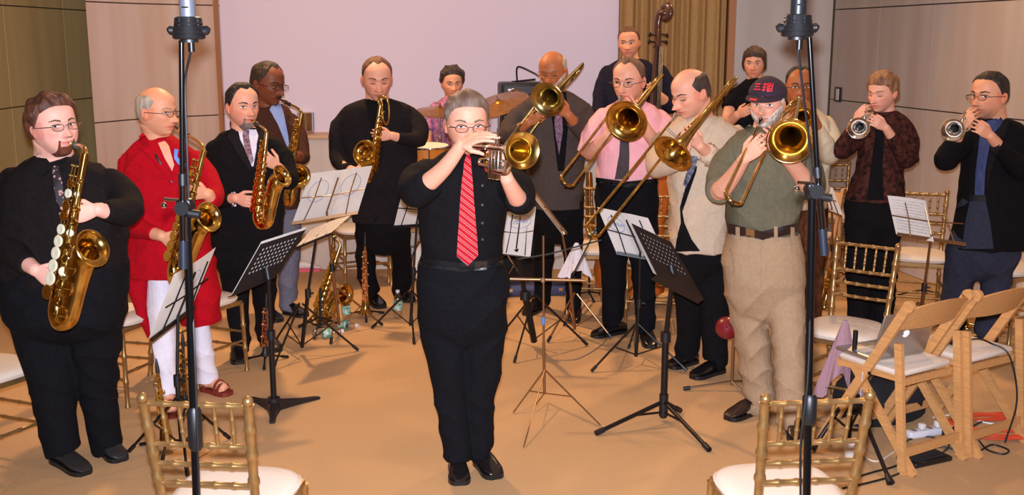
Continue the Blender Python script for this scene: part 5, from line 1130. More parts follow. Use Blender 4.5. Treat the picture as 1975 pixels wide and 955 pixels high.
# --- right-hand trumpeter
p = person('man with glasses in black jacket and charcoal jeans playing a silver trumpet at far right', 6.75,
  dict(c=1908, top=140, chin=230, yaw=-34, pitch=2, dY=-.06, neck=.54, shape=dict(jaw=1.05)),
  [(1890, 1944, 226, .17), (1876, 1962, 236, .22), (1862, 1982, 252, .27), (1858, 1992, 280, .30), (1856, 1994, 330, .32), (1850, 1990, 390, .33), (1842, 1984, 440, .34), (1834, 1978, 478, .34)],
  [dict(p=[(1872, 266, 18, 0), (1838, 292, 18, -.1), (1824, 308, 16, -.22), (1840, 278, 12.5, -.32), (1854, 248, 9, -.38)], cloth=[1.35, 1.5, 1.55, 1.45, 1.35], hand=dict(to=(1868, 226, -.42), n=(.5, .5, -.2), thumb=1, curl=1.2)),
   dict(p=[(1978, 268, 18, 0), (1990, 300, 18, -.05), (1972, 326, 16, -.16), (1936, 292, 12.5, -.28), (1910, 262, 9, -.36)], cloth=[1.35, 1.5, 1.55, 1.45, 1.35], hand=dict(to=(1884, 242, -.40), n=(-.3, .7, .1), thumb=-1, curl=1.2))],
  [[(1866, 470, 38), (1850, 540, 33), (1838, 600, 29), (1834, 636, 26)], [(1922, 470, 38), (1920, 540, 32), (1908, 610, 28), (1900, 652, 24)]],
  [((1836, 650), (1822, 664), {}), ((1902, 662), (1886, 680), {})],
  C_BLACK, C_JEANS, S_TAN, dict(style='short', t=.06, m='hair_black_brown', col=rgb(40, 28, 24), lump=.02), dict(brow=rgb(46, 30, 26), browname='dark3', glasses=('glasses_black', rgb(20, 18, 18), .25, .2), lensref=.12, stubble=rgb(110, 80, 68)), sleeves=(.92, .92), extra_bottom=[(1850, 1972, 380, .28), (1846, 1966, 440, .28), (1842, 1966, 490, .27)])
p['on']('shirt_front', [(1896, 236), (1930, 226), (1936, 236), (1912, 262), (1900, 330), (1898, 382), (1880, 382), (1882, 330), (1890, 262)], mat('blue_striped_shirt', rgb(56, 66, 112), .8, var=.5, vscale=50, stretch=(3, 3, .3)), .004, .003)
p['on']('open_front', [(1872, 382), (1900, 382), (1910, 430), (1916, 480), (1856, 480), (1862, 430)], C_JEANS, .004, .003)
p['on']('belt', [(1870, 376), (1901, 376), (1902, 388), (1870, 388)], mat('belt_black', rgb(18, 16, 18), .6, spec=.2), .009, .003)
p['on']('lapel', [(1938, 228), (1946, 234), (1936, 262), (1910, 330), (1902, 372), (1904, 320), (1916, 262)], C_SUIT, .012, .004)
trumpet('silver trumpet played by the man in black jacket at far right', mouth(p), P(1835, 250, 6.04), (.15, -.1, 1), m=SILVER, r=.064, side=-1)
# ------------------------------------------------------------------ double bass
BASSW = mat('bass_varnish', rgb(206, 104, 36), .25, var=.35, vscale=5, coat=.5, stretch=(3, 3, .6)); BASSD = mat('bass_dark_varnish', rgb(70, 38, 26), .25, coat=.4); EBON = mat('ebony', rgb(22, 18, 18), .3)
def double_bass():
    Yb = 7.75; top = P(1268, 34, 8.1); foot = P(1212, 600, 7.75); foot = Vector((foot.x, 7.75, 0)); sc = 1.0
    root = thing('double_bass', 'orange varnished double bass standing behind the trombone players, scroll beside the dark-shirted man', 'double bass', foot); o = foot
    zx = (top-foot).normalized(); yb = Vector((.55, -.83, 0)); yb = (yb-zx*yb.dot(zx)).normalized(); xb = yb.cross(zx); H = (top-foot).length
    Q = lambda a, b, c: foot + xb*a + yb*b + zx*c
    prof = [(.12, .02), (.13, .20), (.16, .29), (.30, .335), (.45, .315), (.55, .245), (.62, .215), (.70, .215), (.80, .25), (.92, .265), (1.05, .24), (1.14, .15), (1.18, .06), (1.20, .03)]
    R = []
    for z, w_ in prof:
        ring = []
        for k in range(24):
            a = 2*math.pi*k/24; ring.append(Q(w_*math.copysign(abs(math.cos(a))**.35, math.cos(a)), .105*math.copysign(abs(math.sin(a))**.6, math.sin(a))*min(1, w_/.1), z))
        R.append(ring)
    MB().rings(R).build('body', BASSW, root, o)
    MB().tube([Q(0, 0, .13), Q(0, 0, 0)], .006, n=8).build('endpin', CHROME, root, o)
    MB().tube([Q(0, .09, .30), Q(0, .12, .50), Q(0, .12, .60)], [.05, .035, .03], [.012, .01, .01], n=8, up=xb).build('tailpiece', EBON, root, o)
    MB().box((0, 0, 0), (.16, .02, .13)).build('bridge', mat('maple_light', rgb(222, 180, 120), .5), root).matrix_local = Matrix.Translation(Q(0, .135, .68)-o) @ Matrix((xb, yb, zx)).transposed().to_4x4()
    nk0 = Q(0, .06, 1.16); nk1 = Q(0, .03, H-.22)
    MB().tube([nk0, nk1], [.032, .024], [.024, .02], n=12, up=xb).build('neck', BASSD, root, o)
    MB().bar(Q(0, .15, .85), nk1+yb*.03, .05, .014, yb).build('fingerboard', EBON, root, o)
    b = MB()
    for k in range(4): b.tube([Q(-.03+.02*k, .20, .66), nk1+xb*(-.015+.01*k)+yb*.045], .0016, n=5)
    b.build('strings', CHROME, root, o)
    # peg box and scroll
    pb = MB(); c0 = nk1; pts = [c0, c0+zx*.08+yb*-.01, c0+zx*.16-yb*.015+xb*.004, c0+zx*.23+yb*.0+xb*.01, c0+zx*.285+yb*.03, c0+zx*.29+yb*.075, c0+zx*.25+yb*.10, c0+zx*.215+yb*.085, c0+zx*.215+yb*.055, c0+zx*.24+yb*.045]
    pts = catmull(pts, 5); pb.tube(pts, list(np.linspace(.030, .020, len(pts))), list(np.linspace(.034, .032, len(pts))), n=12, up=xb); pb.ball(c0+zx*.245+yb*.055, (.05, .03, .03), 12); pb.build('scroll', BASSD, root, o)
    for k, s in enumerate((1, 1, -1, -1)):
        q = c0+zx*(.03+.05*(k % 2)+.02*(k//2)); g = MB(); g.tube([q, q+xb*s*.075], .005, n=8); g.ball(q+xb*s*.085, (.012, .012, .018), 10); g.build('tuning_peg', BLACKM, root, o)
double_bass()
# ------------------------------------------------------------------ amplifier, drums
def boxm(label, name, cat, pxc, py_top, py_bot, Y, w_, d_, m, yaw=0):
    pass
at_ = P(998, 158, 8.9); t = thing('guitar_amplifier', 'black guitar amplifier with small silver badge and gooseneck lamp, behind the cymbal', 'amplifier', (at_.x+.03, 8.9, 0), .15); za = at_.z
MB().box((0, 0, za-.28), (.36, .28, .56), bev=.02).build('cabinet', BLACKP, t)
MB().box((0, -.142, za-.32), (.31, .01, .42)).build('grille_cloth', mat('grille', rgb(30, 28, 30), .9, bump=.5, bscale=400), t)
MB().box((0, -.144, za-.06), (.32, .008, .06)).build('control_panel', mat('amp_panel', rgb(60, 56, 58), .4, .5), t)
MB().box((-.09, -.150, za-.06), (.09, .006, .03), bev=.004).build('badge', CHROME, t)
MB().tube([(-.08, 0, za), (.12, 0, za+.02), (.12, 0, za)], .008, n=8).build('handle', BLACKM, t)
MB().tube(catmull([(.0-.04, -.05, za), (-.045, -.05, za+.10), (-.02, -.06, za+.125), (.08, -.10, za+.08), (.15, -.12, za+.04)], 5), .007, n=8).build('gooseneck', BLACKM, t)
MB().box((0, 0, (za-.57)/2), (.34, .26, za-.57-.002), bev=.01).build('lower_cabinet', BLACKP, t)
def cymbal(label, c, n_, r, name='cymbal'):
    c = Vector(c); n_ = Vector(n_).normalized(); base = Vector((c.x, c.y, 0)); root = thing(name, label, 'cymbal', base); o = base
    CY = mat('cymbal_bronze', rgb(176, 120, 52), .28, .9, var=.35, vscale=30)
    MB().lathe([(.004, .022), (.02, .021), (.035, .012), (.05, .006), (r*.6, -.004), (r, -.016), (r, -.018), (r*.6, -.006), (.05, .004), (.03, .01), (.004, .018)], c, n_, 48).build('cymbal_plate', CY, root, o)
    MB().tube([c-n_*.03, c+n_*.055], .005, n=8).build('felt_rod', CHROME, root, o); MB().tube([c+n_*.025, c+n_*.04], .014, n=10).build('wing_nut', CHROME, root, o)
    MB().tube([c-n_*.02, Vector((c.x, c.y, c.z-.16)), Vector((c.x, c.y, .35))], .009, n=10).build('pole', CHROME, root, o)
    MB().tube([(c.x, c.y, c.z-.2), (c.x, c.y, c.z-.26)], .016, n=10).build('collar', CHROME, root, o)
    tripod(root, base, .40, .26, CHROME, a0=.4, r=.007, o=o)
cymbal('large bronze ride cymbal tilted towards the drummer, right of the front man\'s head', P(962, 198, 8.35), (-.28, -.32, 1), .24)
cymbal('thin bronze cymbal left of the drummer', P(848, 212, 8.35), (.05, -.16, 1), .19)
def drum(label, c, r, h, ax, shell_m, name='drum', legs=True):
    c = Vector(c); ax = Vector(ax).normalized(); base = Vector((c.x, c.y, 0)); root = thing(name, label, 'drum', base); o = base
    MB().tube([c-ax*h/2, c+ax*h/2], r, n=40).build('drum_shell', shell_m, root, o)
    MB().tube([c+ax*h/2, c+ax*(h/2+.004)], r*.985, n=40).build('drum_head', mat('drum_skin', rgb(226, 214, 196), .6), root, o)
    u = ax.orthogonal().normalized(); v = ax.cross(u)
    for s in (-1, 1): MB().tube([c+ax*s*(h/2-.002)+u*(r+.006)*math.cos(a)+v*(r+.006)*math.sin(a) for a in np.linspace(0, 2*math.pi, 41)[:-1]], .008, n=8, loop=True, cap=False).build('hoop', CHROME, root, o)
    for k in range(8):
        a = 2*math.pi*k/8+.2; q = c+u*(r+.014)*math.cos(a)+v*(r+.014)*math.sin(a); MB().tube([q-ax*h/2, q+ax*h/2], .004, n=6).build('tension_rod', CHROME, root, o)
    if legs:
        for k in range(3):
            a = 2*math.pi*k/3+.5; q = Vector((c.x+(r+.02)*math.cos(a), c.y+(r+.02)*math.sin(a), 0)); MB().tube([q+Vector((0, 0, c.z)), q+Vector((0, 0, .006))], .006, n=8).build('leg', CHROME, root, o)
DRUMW = mat('drum_amber', rgb(206, 120, 44), .25, coat=.5)
drum('amber snare drum with chrome hoop half hidden behind the front man\'s shoulder', P(822, 300, 8.0), .17, .15, (0, -.05, 1), DRUMW)
drum('bass drum standing on edge behind the front man', (P(868, 460, 8.25).x, 8.25, .29), .28, .36, (0, -1, .0), DRUMW, legs=False)
drum('small ribbed hand drum standing on the wooden ledge below the screen', (P(590, 240, 9.5).x, 9.50, 1.285), .055, .17, (0, 0, 1), mat('ribbed_gold_drum', rgb(150, 108, 52), .4, .5, var=.8, vscale=60, color2=rgb(60, 40, 24), stretch=(1, 1, .1)), legs=False)
t = thing('drum_throne', 'black round stool under the drummer', 'stool', (P(872, 350, 8.78).x, 8.78, 0)); MB().tube([(0, 0, .50), (0, 0, .56)], .15, n=24).build('seat', BLACKP, t); MB().tube([(0, 0, .2), (0, 0, .5)], .014).build('post', CHROME, t); tripod(t, (0, 0, 0), .30, .24, CHROME, a0=.9)
# ------------------------------------------------------------------ microphones
def mic_stand(label, low, clamp, boom_top, boom_mid, boom_end, collar, silver, Y, hub=None):
    Pz = lambda q, dy=0: P(q[0], q[1], Y+dy)
    a, c = Pz(low), Pz(clamp); d = (c-a); base = a - d*(a.z/d.z); base.z = 0
    root = thing('microphone_stand', label, 'microphone stand', base); o = base
    MB().tube([base+Vector((0, 0, .12)), c], .0115, n=14).build('pole', mat('gloss_black_tube', rgb(10, 9, 10), .2, .0, spec=.35), root, o)
    tripod(root, base, .32, .42, BLACKM, a0=.5, r=.010, o=o)
    q0, q1 = Pz(collar[0]), Pz(collar[1]); g = MB().tube([q0, q0.lerp(q1, .1), q0.lerp(q1, .9), q1], [.014, .021, .021, .015], n=16); g.build('height_grip', BLACKP, root, o)
    bt, bm_, be = Pz(boom_top, -.03), Pz(boom_mid, -.03), Pz(boom_end, -.03)
    MB().tube([bt, bm_], .0075, n=12).build('boom', mat('gloss_black_tube', rgb(20, 18, 20), .2, .5), root, o)
    MB().tube([bm_, bm_.lerp(be, .12)], .0115, n=14).build('boom_collar', BLACKP, root, o)
    MB().tube([bm_, be], .0105, n=14).build('boom_sleeve', mat('blued_chrome', rgb(150, 156, 176), .12, 1.), root, o); MB().tube([bm_.lerp(be, .70), be], .0125, n=14).build('boom_weight', mat('slate_tube', rgb(36, 40, 50), .35, .3), root, o)
    b = MB(); b.tube([c+Vector((0, .02, -.02)), c+Vector((0, -.05, -.02))], .020, n=14); b.box(c+Vector((0, -.015, -.02)), (.045, .03, .05), bev=.008); b.build('clamp', BLACKM, root, o)
    s = -1; MB().tube([c+Vector((0, -.03, .0)), c+Vector((-.05, -.035, .005))], .005, n=8).build('lever', CHROME, root, o); MB().ball(c+Vector((-.052, -.035, -.012)), .009, 10).build('lever_knob', CHROME, root, o)
    MB().tube([c+Vector((.015, -.03, -.035)), c+Vector((.045, -.03, -.04))], .012, n=10).build('knob', BLACKP, root, o)
    # cable
    return root, bt
def studio_mic(label, c, Y, grey, cable):
    """shock-mounted studio microphone; c = pixel of the mount centre"""
    m = P(c[0], c[1], Y-.03); root = thing('studio_microphone', label, 'microphone', m); o = m; s = mpp(c[0], c[1], Y)
    w_ = .021
    MB().tube([m+Vector((0, 0, .022)), m+Vector((0, 0, .12)), m+Vector((0, 0, .15))], [w_, w_, w_*.98], n=20).build('body', grey, root, o)
    MB().tube([m+Vector((0, 0, .15)), m+Vector((0, 0, .20)), m+Vector((0, 0, .215))], [w_, w_, w_*.6], n=20).build('grille', mat('mic_mesh', rgb(90, 90, 96), .35, .8, bump=.6, bscale=800), root, o)
    MB().tube([m+Vector((0, -.0215, .07)), m+Vector((0, -.0215, .071))], .0001, n=6)
    MB().box(m+Vector((0, -w_-.001, .062)), (.018, .002, .004)).build('badge', CHROME, root, o)
    cage = MB()
    for z, r in ((.030, .028), (-.014, .036), (.008, .033), (-.002, .035), (.020, .030)):
        cage.tube([m+Vector((r*math.cos(a), r*math.sin(a), z)) for a in np.linspace(0, 2*math.pi, 25)[:-1]], .0080, n=8, loop=True, cap=False)
    for k in range(8):
        a = 2*math.pi*k/8+.3; cage.tube([m+Vector((.031*math.cos(a), .031*math.sin(a), .034)), m+Vector((.037*math.cos(a), .037*math.sin(a), -.018))], .0048, n=6)
    cage.tube([m+Vector((0, 0, -.030)), m+Vector((0, 0, -.008))], .024, n=20); cage.build('shock_mount', BLACKP, root, o)
    for sx in (-1, 1): MB().tube([m+Vector((sx*.032, 0, .0)), m+Vector((sx*.050, 0, .002)), m+Vector((sx*.056, 0, .0))], [.011, .013, .008], n=12).build('mount_knob', BLACKP, root, o)
    MB().tube([m+Vector((.006, -.004, -.026)), m+Vector((.006, -.004, -.055))], .009, n=12).build('cable_plug', BLACKM, root, o)
    MB().ball(m+Vector((.0, -.036, .002)), (.006, .004, .009), 10).build('thumb_screw', CHROME, root, o)
    return root, m
DKM = mat('mic_black_body', rgb(34, 36, 40), .4, .4); GRM = mat('mic_grey_body', rgb(120, 124, 136), .4, .5)
YM = 2.95
mic_stand('black boom microphone stand in front of the man in the red tunic', (380, 955), (359, 384), (350, 78), (352, 335), (354, 518), ((374, 785), (378, 868)), True, YM)
_, m = studio_mic('grey studio microphone in black shock mount on the left boom stand', (364, 60), YM, GRM, None)
MB().tube(catmull([m+Vector((.006, -.004, -.05)), P(366, 110, YM-.03), P(357, 165, YM-.01), P(361, 300, YM+.0), P(368, 520, YM+.02), P(376, 700, YM-.02), P(384, 955, YM-.02)], 6), .0035, n=6).build('microphone_cable', BLACKP)
tag(bpy.data.objects['microphone_cable'], 'thin black cable running down from the left microphone', 'cable')
mic_stand('black boom microphone stand in front of the capped trombonist', (1554, 955), (1567, 352), (1561, 72), (1576, 322), (1590, 492), ((1562, 760), (1560, 818)), True, YM)
_, m = studio_mic('black studio microphone in black shock mount on the right boom stand', (1538, 55), YM, DKM, None)
c_ = MB().tube(catmull([m+Vector((.006, -.004, -.05)), P(1541, 110, YM-.03), P(1549, 180, YM-.01), P(1560, 270, YM+.02), P(1565, 360, YM+.03), P(1560, 700, YM-.02), P(1545, 850, YM-.03), P(1544, 955, YM-.02)], 6), .0035, n=6).build('microphone_cable', BLACKP); tag(c_, 'thin black cable hanging from the right microphone down its stand', 'cable')
# ------------------------------------------------------------------ gold chairs
ch0 = make_chiavari('gold bamboo-look chair with ivory cushion seen from behind, bottom left of the frame'); used = [False]
def chair(px, py, ang, label, z=.47):
    g_ = G(px, py, z); loc = (g_.x, g_.y, 0)
    if not used[0]: used[0] = True; ch0.location = loc; ch0.rotation_euler = (0, 0, math.radians(ang)); ch0['label'] = label; ch0['group'] = 'gold banquet chairs around the band'; return ch0
    return dup(ch0, loc, math.radians(ang), label, 'gold banquet chairs around the band')
chair(450, 952, 174, 'gold chair seen from behind at the bottom left, its cushion cut by the frame')
chair(1506, 946, 186, 'gold chair seen from behind at the bottom right, left of the laptop chair')
chair(1628, 634, -38, 'gold chair with cream cushion between the capped man and the laptop chair')
chair(-28, 712, 62, 'gold chair cut by the left frame edge behind the heavyset man')
chair(226, 606, 70, 'gold chair between the heavyset man and the man in red')
chair(376, 578, 60, 'gold chair behind the white trousers of the man in red')
chair(692, 440, 28, 'gold chair behind the soprano saxophone, left of the black-jacketed man\'s legs')
chair(792, 430, 8, 'gold chair just left of the front man, behind the water bottle')
chair(1150, 478, -8, 'gold chair behind the white cloth, left of the pink-shirted man')
chair(1268, 500, -12, 'gold chair between the pink-shirted man and the tan-jacketed man')
chair(1772, 492, -20, 'gold chair with ivory seat behind the sheet music between the two silver trumpets')
chair(1935, 516, -55, 'gold chair with white seat behind the far-right trumpeter\'s legs')
chair(1600, 412, -12, 'gold chair far back against the pale wall behind the cream jacket')
chair(2012, 470, -50, 'gold chair cut by the right frame edge')
f0 = make_folding('natural wood folding chair carrying the open laptop'); TH = math.radians(212)
fd = Vector((math.sin(TH), -math.cos(TH), 0)); r1 = (G(1757, 918)+G(1852, 884))/2 + fd*.26
f0.location = (r1.x, r1.y, 0); f0.rotation_euler = (0, 0, TH); f0['group'] = 'wooden folding chairs'; f0['label'] = 'natural wood folding chair carrying the open laptop, seen from behind'
r2 = (G(1884, 884)+G(1972, 852))/2 + fd*.26
dup(f0, (r2.x, r2.y, 0), TH, 'natural wood folding chair at the right frame edge above the orange cable coil', 'wooden folding chairs')
g_ = G(1556, 455, .46); dup(f0, (g_.x, g_.y, 0), math.radians(-30), 'wooden folding chair far back, between the capped man and the woman', 'wooden folding chairs')
# ------------------------------------------------------------------ laptop and things on the folding chairs
ALU = mat('aluminium', rgb(176, 170, 164), .35, .85); ML = f0.matrix_basis.copy() if False else Matrix.Translation((r1.x, r1.y, 0)) @ Matrix.Rotation(TH, 4, 'Z')
lp = thing('laptop', 'open silver laptop with white fruit logo lying on the wooden folding chair', 'laptop', M=ML @ Matrix.Translation((.02, -.04, .484)) @ Matrix.Rotation(math.radians(-6), 4, 'Z'))
MB().box((0, -.06, .010), (.345, .24, .018), bev=.004).build('base', ALU, lp)
kb = MB()
for i in range(13):
    for j in range(5): kb.box((-.138+.023*i, .010-.021*j, .0205), (.018, .016, .003))
kb.build('keyboard', mat('key_silver', rgb(150, 146, 142), .5), lp, smooth=False); MB().box((0, -.135, .0195), (.09, .055, .001)).build('trackpad', mat('trackpad', rgb(150, 146, 140), .4, .5), lp)
MS = Matrix.Translation((0, .062, .018)) @ Matrix.Rotation(math.radians(-16), 4, 'X')
lid = MB(); lid.box((0, 0, .118), (.345, .010, .236), bev=.003); xform(lid, MS); lo = lid.build('screen_lid', ALU, lp)
sc_ = MB(); sc_.box((0, -.0055, .12), (.325, .002, .21)); xform(sc_, MS); sc_.build('screen', mat('screen_dark', rgb(40, 40, 46), .1), lo)
ap = MB(); pl_ = [(.020*math.cos(a)*(1+.10*math.cos(2*a)), .021*math.sin(a)*(1-.14*math.exp(-((a-math.pi/2)/.35)**2)-.10*math.exp(-((a-1.5*math.pi)/.3)**2))) for a in np.linspace(0, 2*math.pi, 40)[:-1] if not (abs(((a+math.pi) % (2*math.pi))-math.pi) < .34)]
pl_ = pl_ + [(.012, -.002)]
MA = MS @ Matrix.Translation((0, .0062, .12)) @ Matrix.Rotation(math.pi/2, 4, 'X')
ap.prism(pl_, .001, MA); ap.prism([(.001, .022), (.004, .030), (.011, .034), (.009, .026)], .001, MA); ap.build('logo', mat('logo_white', rgb(236, 238, 242), .4, emit=((1, 1, 1), .25)), lo, smooth=False)
n1 = MB().box((-.115, -.12, .0215), (.095, .07, .001), Matrix.Rotation(.15, 3, 'Z')); n1 = n1.build('sticky_note', mat('note_blue', rgb(150, 208, 214), .8), lp); 
pap = thing('paper_slip', 'pale paper slip lying on the laptop keyboard', 'paper', M=lp.matrix_basis @ Matrix.Translation((.10, -.05, .024))); MB().box((0, 0, 0), (.09, .06, .001)).build('slip', PAPER, pap)
ad = thing('power_adapter', 'black adapter with cables on the seat of the right wooden folding chair', 'power adapter', M=Matrix.Translation((r2.x, r2.y, .486)) @ Matrix.Rotation(TH, 4, 'Z')); MB().box((.06, .0, .022), (.07, .10, .036), bev=.008).build('housing', BLACKP, ad); MB().tube(catmull([(.06, .05, .03), (.02, .10, .05), (-.06, .12, .02), (-.10, .20, -.03), (-.12, .25, -.25), (-.02, .27, -.45)], 5), .0045, n=6).build('cord', BLACKP, ad)
# ------------------------------------------------------------------ cables and floor things
def cable(label, pts, r, m, z=None, name='cable', cat='cable'):
    q = [G(a[0], a[1], r if len(a) < 3 else a[2]) for a in pts]; ob = MB().tube(catmull(q, 8), r, n=7).build(name, m); return tag(ob, label, cat)
ORG = mat('orange_cord', rgb(206, 70, 34), .6); WHT = mat('white_cord', rgb(222, 216, 208), .5)
rng = random.Random(3); cc = G(1915, 838); pts = []
for k in range(150):
    a = k*.42; rr = .20+.035*math.sin(k*.9)+.02*rng.random(); pts.append(Vector((cc.x+.10+rr*1.25*math.cos(a), cc.y+.06+rr*.75*math.sin(a)+.012*math.sin(k*.31), .006+.035*(k/150)+.004*rng.random())))
tag(MB().tube(catmull(pts, 3), .0055, n=6).build('extension_cord', ORG), 'orange extension cord coiled on the floor under the right folding chair', 'cord')
cable('white cord looping over the orange coil', [(1800, 805), (1850, 800), (1900, 815), (1950, 822), (1985, 835)], .005, WHT)
cable('black cord looped in front of the orange coil', [(1810, 860), (1840, 848), (1890, 815), (1930, 808), (1975, 798)], .005, BLACKP)
cable('black cord curling at the foot of the right folding chair', [(1888, 850), (1905, 868), (1935, 876), (1945, 868), (1915, 858), (1893, 868)], .0045, BLACKP)
cable('pair of black cords, the upper one, running left from the flat black pad', [(1628, 928), (1680, 912), (1730, 898), (1752, 880), (1800, 862), (1850, 868)], .005, BLACKP)
cable('lower black cord running left from the flat black pad', [(1625, 942), (1680, 930), (1730, 915), (1760, 895)], .005, BLACKP)
cable('thin white cord hanging from the laptop chair onto the floor', [(1664, 720, .44), (1660, 760, .30), (1668, 790, .18), (1676, 830, .01), (1662, 870), (1690, 890), (1730, 868)], .0035, WHT)
cable('loop of black cord beside the small black box', [(1760, 870), (1740, 878), (1750, 850), (1790, 842), (1830, 858), (1810, 880)], .0045, BLACKP)
g_ = G(1782, 888); t = thing('floor_pedal', 'flat black pad lying on the floor by the laptop chair', 'pad', (g_.x, g_.y, 0), math.radians(25)); MB().box((0, 0, .012), (.24, .13, .024), bev=.006).build('plate', BLACKP, t); MB().box((0, 0, .027), (.20, .09, .006), bev=.003).build('rubber_top', mat('dark_rubber', rgb(28, 28, 30), .8), t)
g_ = G(1838, 846); t = thing('charger_box', 'small black power box on the floor between the two folding chairs', 'power adapter', (g_.x, g_.y, 0), .5); MB().box((0, 0, .025), (.10, .07, .05), bev=.008).build('housing', BLACKP, t)
g_ = G(1795, 838); t = thing('power_strip', 'white power strip on the floor under the laptop chair', 'power strip', (g_.x, g_.y, 0), .35); MB().box((0, 0, .018), (.30, .055, .036), bev=.008).build('housing', mat('strip_white', rgb(216, 214, 220), .4), t)
for k in range(5): MB().box((-.11+.05*k, 0, .037), (.024, .030, .003), bev=.001).build('socket', mat('socket_grey', rgb(120, 118, 122), .5), t)
for k in range(2): MB().box((-.06+.10*k, 0, .052), (.03, .032, .03), bev=.005).build('plug', WHT, t)
g_ = G(1700, 810); t = thing('equipment_bag', 'soft black bag under the laptop chair', 'bag', (g_.x, g_.y+.05, 0), .4)
b = MB(); R = []
for z, f in ((.005, .92), (.03, 1), (.12, 1.02), (.19, .95), (.235, .78), (.25, .4)): R.append([Vector((.24*f*math.copysign(abs(math.cos(a))**.5, math.cos(a)), .15*f*math.copysign(abs(math.sin(a))**.5, math.sin(a)), z+.006*math.sin(5*a))) for a in np.linspace(0, 2*math.pi, 29)[:-1]])
b.rings(R).build('bag_body', mat('bag_nylon', rgb(20, 20, 24), .8, bump=.4), t); MB().tube(catmull([(-.12, 0, .24), (-.08, 0, .31), (.08, 0, .31), (.12, 0, .24)], 5), .012, n=8).build('handle', mat('bag_nylon', rgb(20, 20, 24), .8), t)
def cup(label, px, py, m):
    g_ = G(px, py); t = thing('paper_cup', label, 'cup', g_); MB().lathe([(.026, 0), (.036, .09), (.038, .092), (.034, .092), (.025, .004)], (0, 0, 0), (0, 0, 1), 24, cap=True).build('cup_wall', m, t); MB().tube([(.036*math.cos(a), .036*math.sin(a), .091) for a in np.linspace(0, 6.283, 25)[:-1]], .002, n=6, loop=True, cap=False).build('rolled_rim', m, t)
cup('white paper cup on the floor behind the right front gold chair', 1640, 888, PAPER)
# bottles
PET = glass_mat('clear_plastic', (.93, .95, .97), .22, .06); LAB = mat('label_green', rgb(40, 130, 92), .5, var=.9, vscale=30, color2=rgb(210, 226, 214))
def bottle(label, px, py, capc, lab, lying=None, first=[None]):
    g_ = G(px, py)
    if first[0] is None:
        t = thing('water_bottle', label, 'bottle', g_, 0, 'water bottles on the floor'); first[0] = t
        MB().lathe([(.002, .004), (.030, .0), (.033, .008), (.031, .03), (.033, .05), (.032, .12), (.030, .14), (.020, .175), (.0125, .19), (.0125, .205)], (0, 0, 0), (0, 0, 1), 24).build('bottle_wall', PET, t)
        MB().lathe([(.0334, .065), (.0336, .07), (.0336, .125), (.0334, .13)], (0, 0, 0), (0, 0, 1), 24).build('label_band', lab, t)
        MB().tube([(0, 0, .195), (0, 0, .212)], .0145, n=16).build('cap', capc, t); return t
    t = dup(first[0], g_, 0, label, 'water bottles on the floor')
    if lying is not None: t.rotation_euler = (math.pi/2, 0, lying); t.location.z = .034
    return t
bottle('upright water bottle with green label left of the standing soprano saxophone', 668, 622, mat('cap_clear', rgb(210, 214, 220), .4), LAB)
bottle('upright water bottle by the feet of the man in black jacket, near the front man', 768, 614, TEAL, LAB)
bottle('water bottle lying on the floor below the alto saxophone on its stand', 640, 632, TEAL, LAB, 1.2)
bottle('crumpled water bottle lying behind the black tripod music stand', 604, 655, TEAL, LAB, 2.0)
# cloths
def hang_cloth(label, top, pts, m, Y, seed=0):
    """cloth draped from one high point, hanging in folds"""
    o = P(top[0], top[1], Y); n = 36; R = []
    bl, br, by = pts; H = o.z - P(top[0], by, Y).z; W = (br-bl)*mpp(top[0], top[1], Y)/2; cx = ((bl+br)/2-top[0])*mpp(top[0], top[1], Y)
    for f in (0, .04, .12, .3, .5, .7, .85, 1.0):
        ring = []
        for k in range(n):
            a = 2*math.pi*k/n; fold = 1+.38*f*math.sin(3*a+seed)+.16*f*math.sin(7*a+1+seed); r = W*(.10+.9*f**.8)*fold; zz = H*f*(1+.16*math.sin(2*a+seed+1)*f+.07*math.sin(5*a)*f)
            ring.append(o+Vector((cx*f+r*math.cos(a), r*.45*math.sin(a), -zz)))
        R.append(ring)
    inn = [[q+Vector((0, .001, .004)) for q in r] for r in R[::-1]]
    b = MB().rings(R+[[o+(q-o)*.97 for q in r] for r in R[::-1]], cap=True); return b, o
b, o_ = hang_cloth('', (1631, 618), (1588, 1660, 742), None, 5.15, .8); q = b.build('cloth', mat('mauve_cloth', rgb(156, 120, 128), .95, bump=.4, bscale=120), None, o_); q.location = o_; tag(q, 'mauve cloth draped over the black tripod stand left of the laptop', 'cloth')
b, o_ = hang_cloth('', (1112, 468), (1086, 1138, 528), None, 6.9, 0); q = b.build('cloth', mat('white_cloth', rgb(224, 214, 214), .95, bump=.4, bscale=120), None, o_); q.location = o_; tag(q, 'white cloth hanging over a music stand left of the pink-shirted man', 'cloth')
